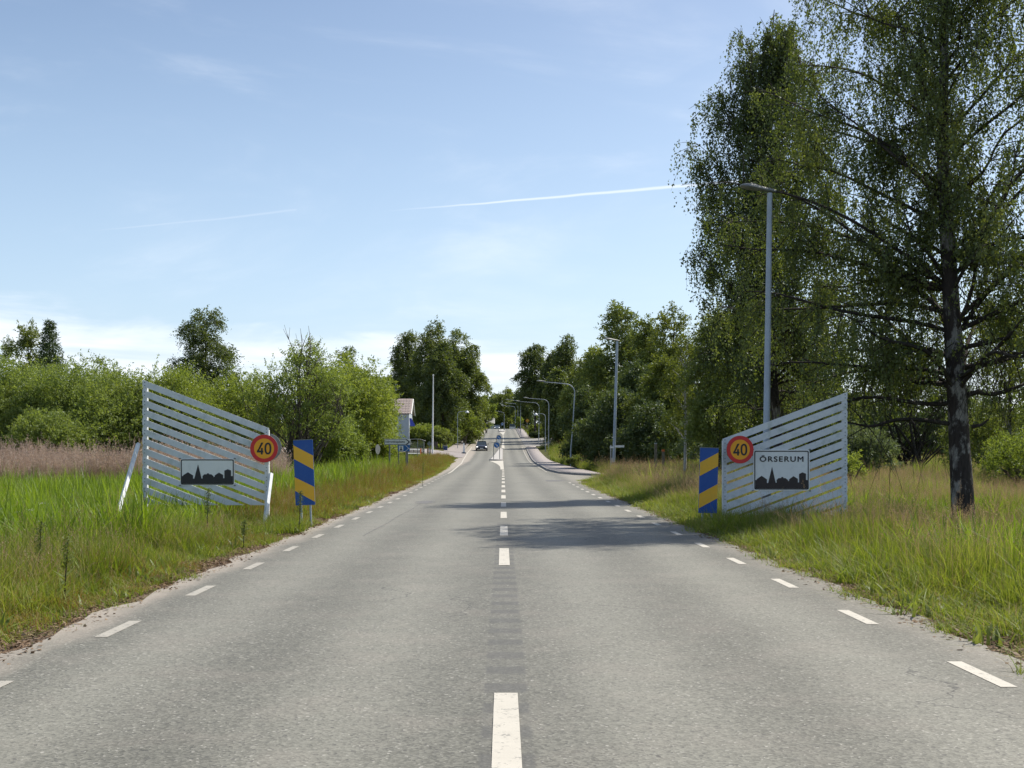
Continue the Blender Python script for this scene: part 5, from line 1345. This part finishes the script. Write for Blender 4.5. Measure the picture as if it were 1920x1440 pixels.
# the far wood that closes the fields behind everything
def far_wood(name, label, segs, seed, mat):
    rg = np.random.default_rng(seed); P_ = []; 
    for (xa, ya, xb, yb, h, n) in segs:
        t = rg.uniform(0, 1, n); x = xa+(xb-xa)*t+rg.normal(0, 2, n); y = ya+(yb-ya)*t+rg.normal(0, 4, n)
        hh = h*(.75+.25*np.sin(t*37+1)*np.sin(t*71)+.12*np.sin(t*190)); z = ground(x, y)+hh*rg.uniform(0, 1, n)**.6
        P_.append(np.stack([x, y, z], 1))
    P_ = np.concatenate(P_); n = len(P_); D_ = rand_unit(rg, n); N_ = unit(np.cross(D_, rand_unit(rg, n))); L = rg.uniform(.5, 1.0, n)
    o = link(bpy.data.objects.new(name, leaves_mesh(name, P_, D_, N_, L, L*.8, M[mat], np.clip(rg.normal(.4, .25, n), 0, 1))))
    tag(o, label, 'wood', kind='stuff')
far_wood('far_wood', 'far low wood closing the fields behind the bushes and trees',
         [(-140, 130, -30, 150, 8, 26000), (-30, 240, -14, 500, 12, 9000), (16, 150, 80, 120, 7, 16000), (80, 120, 190, 110, 8, 9000), (20, 170, 16, 420, 12, 9000), (-60, 540, 60, 540, 14, 9000)], 200, 'leaf_dark')
# ================================================================== grasses: templates and scatter
TPL = {}
def blades(rg, n, size, h, w, lean, tip=0.0, seg=3, base_r=None):
    """curved tapering blades -> verts, quads, var"""
    bx = rg.uniform(-size/2, size/2, n); by = rg.uniform(-size/2, size/2, n)
    hh = rg.uniform(h[0], h[1], n); az = rg.uniform(0, 2*PI, n); ln = np.abs(rg.normal(0, lean, n))+.03
    wa = az+PI/2+rg.normal(0, .5, n); V = []; t = np.linspace(0, 1, seg+1)
    for k, tt in enumerate(t):
        r = ln*hh*tt**1.8; z = hh*(tt-.28*np.minimum(ln, 1.2)*tt**2)
        cx = bx+r*np.cos(az); cy = by+r*np.sin(az); ww = w*(1-tt)**.6*.5+.0006
        V.append(np.stack([cx-ww*np.cos(wa), cy-ww*np.sin(wa), z], 1)); V.append(np.stack([cx+ww*np.cos(wa), cy+ww*np.sin(wa), z], 1))
    V = np.stack(V, 1).reshape(-1, 3); m = 2*(seg+1); b = (np.arange(n)*m)[:, None]
    F = np.concatenate([b+np.array([[2*k, 2*k+1, 2*k+3, 2*k+2]]) for k in range(seg)], 0)
    tips = np.stack([bx+ln*hh*np.cos(az), by+ln*hh*np.sin(az), hh*(1-.28*np.minimum(ln, 1.2))], 1)
    pre = np.stack([bx+ln*hh*.72*np.cos(az), by+ln*hh*.72*np.sin(az), hh*(.82-.28*np.minimum(ln, 1.2)*.67)], 1)
    return V, F, tips, pre, np.tile(rg.uniform(0, 1, n), seg)
def heads(rg, tips, pre, k, L, w, spread):
    n = len(tips); t = np.tile(np.linspace(0, 1, k), n); a = np.repeat(pre, k, 0); b = np.repeat(tips, k, 0)
    P_ = a+(b-a)*t[:, None]+rg.normal(0, 1, (n*k, 3))*spread*np.array([1, 1, .6])*(1.15-t)[:, None]
    D_ = unit(np.array([0, 0, 1.0])+rg.normal(0, .6, (n*k, 3))); N_ = unit(np.cross(D_, rand_unit(rg, n*k)))
    S = np.cross(D_, N_); LL = L*rg.uniform(.6, 1.3, n*k)[:, None]
    V = np.stack([P_, P_+D_*LL*.5+S*w*.5, P_+D_*LL, P_+D_*LL*.5-S*w*.5], 1).reshape(-1, 3)
    return V, np.arange(len(V)).reshape(-1, 4), rg.uniform(0, 1, n*k)
def template(kind, parts, mats):
    V = []; F = []; vr = []; mi = []; b = 0
    for (v, f, r, m) in parts: V.append(v); F.append(f+b); vr.append(r); mi.append(np.full(len(f), m)); b += len(v)
    me = mesh_np(kind+'_tuft', np.concatenate(V), np.concatenate(F), [M[m] for m in mats], attrs={'var': ('FACE', np.concatenate(vr))}, mi=np.concatenate(mi))
    TPL.setdefault(kind, []).append(bpy.data.objects.new(kind+'_tuft', me))
for s in range(4):
    rg = np.random.default_rng(300+s)
    v, f, t, p, r = blades(rg, 110, .5, (.14, .42), .0085, .5); a = (v, f, r, 0)
    v, f, t, p, r = blades(rg, 18, .5, (.2, .5), .004, .4); template('verge', [a, (v, f, r, 1)], ['g_verge', 'g_straw'])
    v, f, t, p, r = blades(rg, 95, .5, (.3, .72), .0105, .42); a = (v, f, r, 0)
    v, f, t, p, r = blades(rg, 9, .5, (.5, .9), .003, .3); template('meadow', [a, (v, f, r, 1)], ['g_verge', 'g_straw'])
    v, f, t, p, r = blades(rg, 60, .5, (.3, .7), .006, .45); a = (v, f, r, 0)
    v, f, t, p, r = blades(rg, 20, .5, (.62, 1.08), .0032, .28); hv, hf, hr_ = heads(rg, t, p, 11, .022, .006, .014)
    template('seed', [a, (v, f, r, 1), (hv, hf, hr_, 2)], ['g_verge', 'g_straw', 'g_head'])
    v, f, t, p, r = blades(rg, 34, .5, (.55, 1.12), .026, .42, seg=4); a = (v, f, r, 0)
    v, f, t, p, r = blades(rg, 30, .5, (.3, .7), .010, .6, seg=3); template('lush', [a, (v, f, r, 0)], ['g_lush'])
    v, f, t, p, r = blades(rg, 40, .6, (1.1, 2.1), .008, .12, seg=4); hv, hf, hr_ = heads(rg, t, p, 16, .05, .018, .026); a = (v, f, r, 0)
    v, f, t, p, r = blades(rg, 22, .6, (.5, 1.5), .013, .35, seg=3); template('reed', [a, (v, f, r, 0), (hv, hf, hr_, 1)], ['g_reed', 'g_plume'])
    v, f, t, p, r = blades(rg, 60, .45, (.16, .46), .005, .32); hv, hf, hr_ = heads(rg, t[:30], p[:30], 8, .014, .006, .008); a = (v, f, r, 0)
    v, f, t, p, r = blades(rg, 60, .45, (.10, .34), .006, .5); template('sorrel', [a, (v, f, r, 1), (hv, hf, hr_, 0)], ['g_red', 'g_verge'])
    v, f, t, p, r = blades(rg, 26, .34, (.06, .22), .035, .9, seg=3); template('weed', [(v, f, r, 0)], ['leaf_bright' if s % 2 else 'leaf_mid'])
    v, f, t, p, r = blades(rg, 8, .5, (.7, 1.05), .005, .22); q = np.repeat(t, 26, 0)+rg.normal(0, 1, (8*26, 3))*np.array([.035, .035, .006])
    D_ = rand_unit(rg, len(q)); N_ = unit(np.cross(D_, rand_unit(rg, len(q)))); S = np.cross(D_, N_)
    hv = np.stack([q, q+D_*.007+S*.005, q+D_*.014, q+D_*.007-S*.005], 1).reshape(-1, 3)
    template('umbel', [(v, f, r, 0), (hv, np.arange(len(hv)).reshape(-1, 4), rg.uniform(0, 1, len(q)), 1)], ['g_lush', 'g_white'])
    n = 46; q = np.concatenate([rg.uniform(-.3, .3, (n, 2)), rg.uniform(.002, .02, (n, 1))], 1); D_ = unit(rand_unit(rg, n)*np.array([1, 1, .15])); N_ = unit(np.array([0, 0, 1.0])+rg.normal(0, .35, (n, 3)))
    S = np.cross(D_, N_); Lr = rg.uniform(.015, .07, n)[:, None]; w = np.where(rg.uniform(0, 1, n) < .5, .005, .018)[:, None]
    hv = np.stack([q, q+D_*Lr*.5+S*w, q+D_*Lr, q+D_*Lr*.5-S*w], 1).reshape(-1, 3)
    template('litter', [(hv, np.arange(len(hv)).reshape(-1, 4), rg.uniform(0, 1, n), 0)], ['g_litter'])
def scatter(kind, name, label, pts, scl, cat='grass', tilt=.10, seed=0):
    """one 'stuff' object: tuft meshes instanced on real ground points by geometry nodes"""
    pts = np.asarray(pts, np.float32); n = len(pts); rg = np.random.default_rng(seed+5)
    col = bpy.data.collections.new(kind+'_tufts')
    for o in TPL[kind]: col.objects.link(o)
    me = bpy.data.meshes.new(name); me.vertices.add(n); me.vertices.foreach_set('co', pts.ravel())
    a = me.attributes.new('idx', 'INT', 'POINT'); a.data.foreach_set('value', rg.integers(0, len(TPL[kind]), n).astype(np.int32))
    rot = np.stack([rg.normal(0, tilt, n), rg.normal(0, tilt, n), rg.uniform(0, 2*PI, n)], 1).astype(np.float32)
    a = me.attributes.new('rot', 'FLOAT_VECTOR', 'POINT'); a.data.foreach_set('vector', rot.ravel())
    sc_ = np.asarray(scl, np.float32)
    if sc_.ndim == 1: sc_ = np.stack([sc_]*3, 1)
    a = me.attributes.new('scl', 'FLOAT_VECTOR', 'POINT'); a.data.foreach_set('vector', sc_.astype(np.float32).ravel())
    o = bpy.data.objects.new(name, me); COL.objects.link(o)
    ng = bpy.data.node_groups.new(name+'_scatter', 'GeometryNodeTree')
    ng.interface.new_socket('Geometry', in_out='INPUT', socket_type='NodeSocketGeometry'); ng.interface.new_socket('Geometry', in_out='OUTPUT', socket_type='NodeSocketGeometry')
    gi = ng.nodes.new('NodeGroupInput'); go = ng.nodes.new('NodeGroupOutput')
    m2p = ng.nodes.new('GeometryNodeMeshToPoints'); iop = ng.nodes.new('GeometryNodeInstanceOnPoints'); ci = ng.nodes.new('GeometryNodeCollectionInfo')
    ci.inputs['Collection'].default_value = col; ci.inputs['Separate Children'].default_value = True; ci.inputs['Reset Children'].default_value = True
    iop.inputs['Pick Instance'].default_value = True
    def na(nm, dt):
        x = ng.nodes.new('GeometryNodeInputNamedAttribute'); x.data_type = dt; x.inputs['Name'].default_value = nm
        return [s for s in x.outputs if s.enabled and s.name == 'Attribute'][0]
    l = ng.links.new
    l(gi.outputs[0], m2p.inputs['Mesh']); l(m2p.outputs[0], iop.inputs['Points']); l(ci.outputs[0], iop.inputs['Instance'])
    l(na('idx', 'INT'), iop.inputs['Instance Index']); l(na('rot', 'FLOAT_VECTOR'), iop.inputs['Rotation']); l(na('scl', 'FLOAT_VECTOR'), iop.inputs['Scale'])
    l(iop.outputs[0], go.inputs[0])
    md = o.modifiers.new('scatter', 'NODES'); md.node_group = ng
    tag(o, label, cat, kind='stuff'); print(kind, n)
    return o
def free(x, y):
    """True where grass can grow"""
    e = .12*nz(x, y, .8, 4)
    L_ = xl(y)-.16+e; R_ = xr(y)+.06+e
    ok = (x < L_) | (x > R_)
    ok &= ~((x > 3) & (x < 6.75) & (y > 70) & (y < 208)) & ~((x > 3) & (y > 207) & (y < 252)) & ~((x > 3) & (x < 6.6) & (y > 250))
    ok &= ~((x < -4) & (y > 158.5) & (y < 181.5)) & ~((x < -5) & (x > -8.6) & (y > 180))
    ok &= ~((x > 9.3) & (x < 16.2) & (y > 119) & (y < 148))
    return ok
def field(n, y0, y1, seed, side=0, margin=1.18):
    """points spread evenly over the visible wedge between y0 and y1"""
    rg = np.random.default_rng(seed); K = .425*margin
    u = rg.uniform(0, 1, n); y = np.sqrt(y0*y0+(y1*y1-y0*y0)*u); x = rg.uniform(-1, 1, n)*(K*y+3)
    if side: x = np.abs(x)*side
    ok = free(x, y); x, y = x[ok], y[ok]
    return x, y, rg
def put(x, y): return np.stack([x, y, ground(x, y)-.02], 1)
def area(y0, y1, K=.5): return (y1*y1-y0*y0)*K
B = {k: [[], []] for k in TPL}
def add(kind, x, y, s, m=None):
    if m is not None: x, y, s = x[m], y[m], s[m]
    B[kind][0].append(put(x, y)); B[kind][1].append(s)
for (y0, y1, dens, sd) in ((5.5, 16, 15, 1), (16, 30, 13, 2), (30, 50, 8, 3), (50, 85, 3.6, 4), (85, 160, 1.3, 5), (160, 330, .22, 6)):
    x, y, rg = field(int(area(y0, y1)*2*dens), y0, y1, 400+sd); n = len(x)
    far = {5: 1.35, 6: 2.0}.get(sd, 1.0)*(1.15 if sd == 4 else 1)
    off = np.where(x < 0, xl(y)-x, x-xr(y)); q = nz(x, y, 3.1, 1); q2 = nz(x, y, 1.3, 7); r = rg.uniform(0, 1, n)
    edge = np.clip(off/1.5, .35, 1.0)
    s1 = rg.uniform(.75, 1.2, n)*far
    S = np.stack([s1*1.05, s1*1.05, s1*edge*np.clip(1+.28*q2+rg.normal(0, .16, n), .55, 1.6)], 1)
    left = x < 0
    rt = ~left
    S[:, 2] *= np.where(rt & (x < 4.95) & (y > 23.5) & (y < 26.5), 1.35, np.where(rt, .9, .96))
    S[:, 2] *= np.where(rt & (x > 5.4) & (x < 12.5) & (y > 21.5) & (y < 28.5), .72, 1.0)*np.where((x < -4.6) & (x > -8.6) & (y > 20.5) & (y < 27.2), .72, 1.0)*np.where((np.abs(x-10.4) < 1.6) & (y > 23) & (y < 28.2), .7, 1.0)
    # -- left side: short verge, then lush green leaves, then dry reeds
    lushL = left & (off > 2.0+.7*q+.25*q2) & (off < 200)
    reedstart = 47+3*nz(x, y*0, 6, 3)-.05*np.abs(x)
    reedL = left & (y > reedstart) & (y < 68) & (x < PX(525, 1)*y*1.0) 
    hL = np.where(x < -10, 1, .8)
    low = left & ~lushL
    yrun = y > 75
    add('lush', x, y, S*np.array([1, 1, 1.0]), lushL & ~reedL & (r < .66) & (y < 82))
    add('meadow', x, y, S, lushL & ~reedL & (r > .55) & (y < 82))
    add('seed', x, y, S*np.array([1, 1, .9]), lushL & ~reedL & (r > .87) & (y < 82))
    add('umbel', x, y, S, lushL & (r < .035) & (y < 20) & (q > -.1))
    add('reed', x, y, S*np.array([1, 1, .76]), reedL & (r < .95))
    add('verge', x, y, S, low & (r < .62))
    add('sorrel', x, y, S, low & (q2+q*.6 > -.05) & (off < 2.2) & (r > .5))
    add('sorrel', x, y, S*np.array([1.1, 1.1, 1.6]), left & (off < 3.0+q) & (off > .5) & (y > 26) & (y < 158) & (r > .42))
    add('meadow', x, y, S, low & (off > .7) & (r > .55) & (r < .92))
    add('seed', x, y, S*np.array([1, 1, .8]), low & (off > .8) & (r > .88))
    add('meadow', x, y, S*np.array([1, 1, 1.25]), left & (x > -4.75) & (y > 23.3) & (y < 25.9))
    add('meadow', x, y, S*np.array([1, 1, .6]), left & (y >= 82) & (r < .8))
    add('sorrel', x, y, S*1.3, left & (y >= 70) & (off < 2.5) & (r > .75))
    # -- right side: verge with long straw headed grass, field with tan heads and green patches
    nearR = rt & (off < 1.5+.4*q)
    farR = rt & ~nearR
    add('verge', x, y, S, nearR & (r < .75))
    add('meadow', x, y, S, nearR & (off > .35) & (r > .45))
    add('seed', x, y, S, farR & (r < .17+.12*(q < 0)) & (y < 95))
    add('meadow', x, y, S, farR & (r > .2) & (r < .85))
    add('lush', x, y, S*np.array([1, 1, .85]), farR & (off > 2.0) & (q > -.25) & (r > .55) & (y < 90))
    add('seed', x, y, S*np.array([1, 1, 1.0]), rt & (off > 1.2) & (q2 > .1) & (r > .84) & (y < 60))
    add('seed', x, y, S*np.array([1.1, 1.1, .95]), rt & (off > .8) & (y > 34) & (y < 85) & (r > .55) & (r < .85))
    add('seed', x, y, S*np.array([1.2, 1.2, .7]), rt & (y >= 85) & (r < .25))
x, y, rg = field(5200, 6, 45, 777); off = np.where(x < 0, xl(y)-x, x-xr(y)); m = (off < 1.1)
add('weed', x, y, np.stack([rg.uniform(.6, 1.3, len(x))]*3, 1), m)
# litter on the shoulders
rg = np.random.default_rng(5); n = 2600; y = 5+55*rg.uniform(0, 1, n)**1.4; sgn = np.where(rg.uniform(0, 1, n) < .5, -1, 1)
x = np.where(sgn < 0, xl(y)-.12-np.abs(rg.normal(0, .22, n)), xr(y)+.1+np.abs(rg.normal(0, .22, n)))
B['litter'][0].append(np.stack([x, y, np.maximum(ground(x, y), zr(y)*0+ground(x, y))+.012], 1)); B['litter'][1].append(np.stack([rg.uniform(.6, 1.3, n)]*3, 1))
LBL = {'verge': ('verge_grass', 'short green and yellow grass along both road edges', 'grass'), 'meadow': ('meadow_grass', 'knee high green meadow grass beside the road', 'grass'),
       'seed': ('seed_head_grass', 'tall straw coloured grass with pinkish tan seed heads', 'grass'), 'lush': ('lush_reed_leaves', 'lush bright green reed leaves in the left field', 'reeds'),
       'reed': ('dry_reed_bed', 'tall brown dry reeds with feathery heads at far left', 'reeds'), 'sorrel': ('reddish_verge_plants', 'low reddish sorrel and grass along the left verge', 'plants'),
       'weed': ('leafy_weeds', 'low broad leaved weeds at the edge of the asphalt', 'weeds'), 'umbel': ('white_umbel_flowers', 'scattered white umbel flowers among the green leaves', 'flowers'),
       'litter': ('dead_leaf_litter', 'dry brown litter lying on the gravelly shoulders', 'litter')}
for i, k in enumerate(B):
    if B[k][0]:
        nm, lb, ct = LBL[k]; scatter(k, nm, lb, np.concatenate(B[k][0]), np.concatenate(B[k][1]), ct, tilt=.09 if k != 'litter' else .02, seed=i)

# single tall weeds one can point to
def dock(px, py, Y, h, label, rust=True):
    x = PX(px, Y); g = gz(x, Y); rg = np.random.default_rng(int(px)); root = empty('dock_plant', (x, Y, g), label, 'plant', 'tall dark weeds in the left verge')
    ln = bez(np.array([0, 0, -.05]), np.array([.02, 0, h*.5]), np.array([.04, .02, h]), 8)
    link(bpy.data.objects.new('stalk', tubes_mesh('stalk', [ln], [np.linspace(.009, .004, 8)], M['bark_dark'], 6)), root)
    n = 420; t = rg.uniform(.5, 1, n)**.9; P_ = np.stack([np.interp(t, np.linspace(0, 1, 8), ln[:, k]) for k in range(3)], 1)+rg.normal(0, 1, (n, 3))*np.array([.028, .028, .012])
    D_ = rand_unit(rg, n); N_ = unit(np.cross(D_, rand_unit(rg, n))); L = rg.uniform(.012, .03, n)
    o = link(bpy.data.objects.new('seed_spike', leaves_mesh('seed_spike', P_, D_, N_, L, L*.7, M['leaf_dark' if rust else 'leaf_mid'], rg.uniform(0, 1, n))), root); o['kind'] = 'stuff'
    n = 9; t = rg.uniform(.05, .55, n); P_ = np.stack([0*t, 0*t, t*h], 1); a = rg.uniform(0, 6.3, n); D_ = unit(np.stack([np.cos(a), np.sin(a), .5+0*a], 1)); N_ = unit(np.cross(D_, np.stack([-np.sin(a), np.cos(a), 0*a], 1)))
    for i in range(n):
        o = link(bpy.data.objects.new('leaf', leaves_mesh('leaf', P_[i:i+1], D_[i:i+1], N_[i:i+1], np.array([.17]), np.array([.045]), M['leaf_mid'], np.array([.5]))), root)
dock(387, 960, 22.5, 1.0, 'dark dock stalk standing alone below the left skyline board')
dock(235, 970, 20.5, .95, 'dark dock stalk left of the slatted panel in the green leaves')
dock(560, 950, 23.8, .85, 'dark dock stalk in front of the left striped marker panel')
dock(120, 1120, 13.0, .75, 'nearest dark weed stalk at the lower left beside the road edge', False)
dock(70, 1080, 14.2, .85, 'dark green weed stalk second from the lower left corner', False)
dock(455, 1020, 20.0, .5, 'short dark weed near the road edge below the left 40 sign', False)
dock(792, 905, 55.0, 1.1, 'single taller dark plant in the left verge far along the road', False)
n_tri = 0
for o in COL.objects:
    if o.type == 'MESH': n_tri += sum(max(0, 1) for _ in ()) + len(o.data.loops)-2*len(o.data.polygons)
print('triangles', n_tri, 'objects', len(COL.objects))
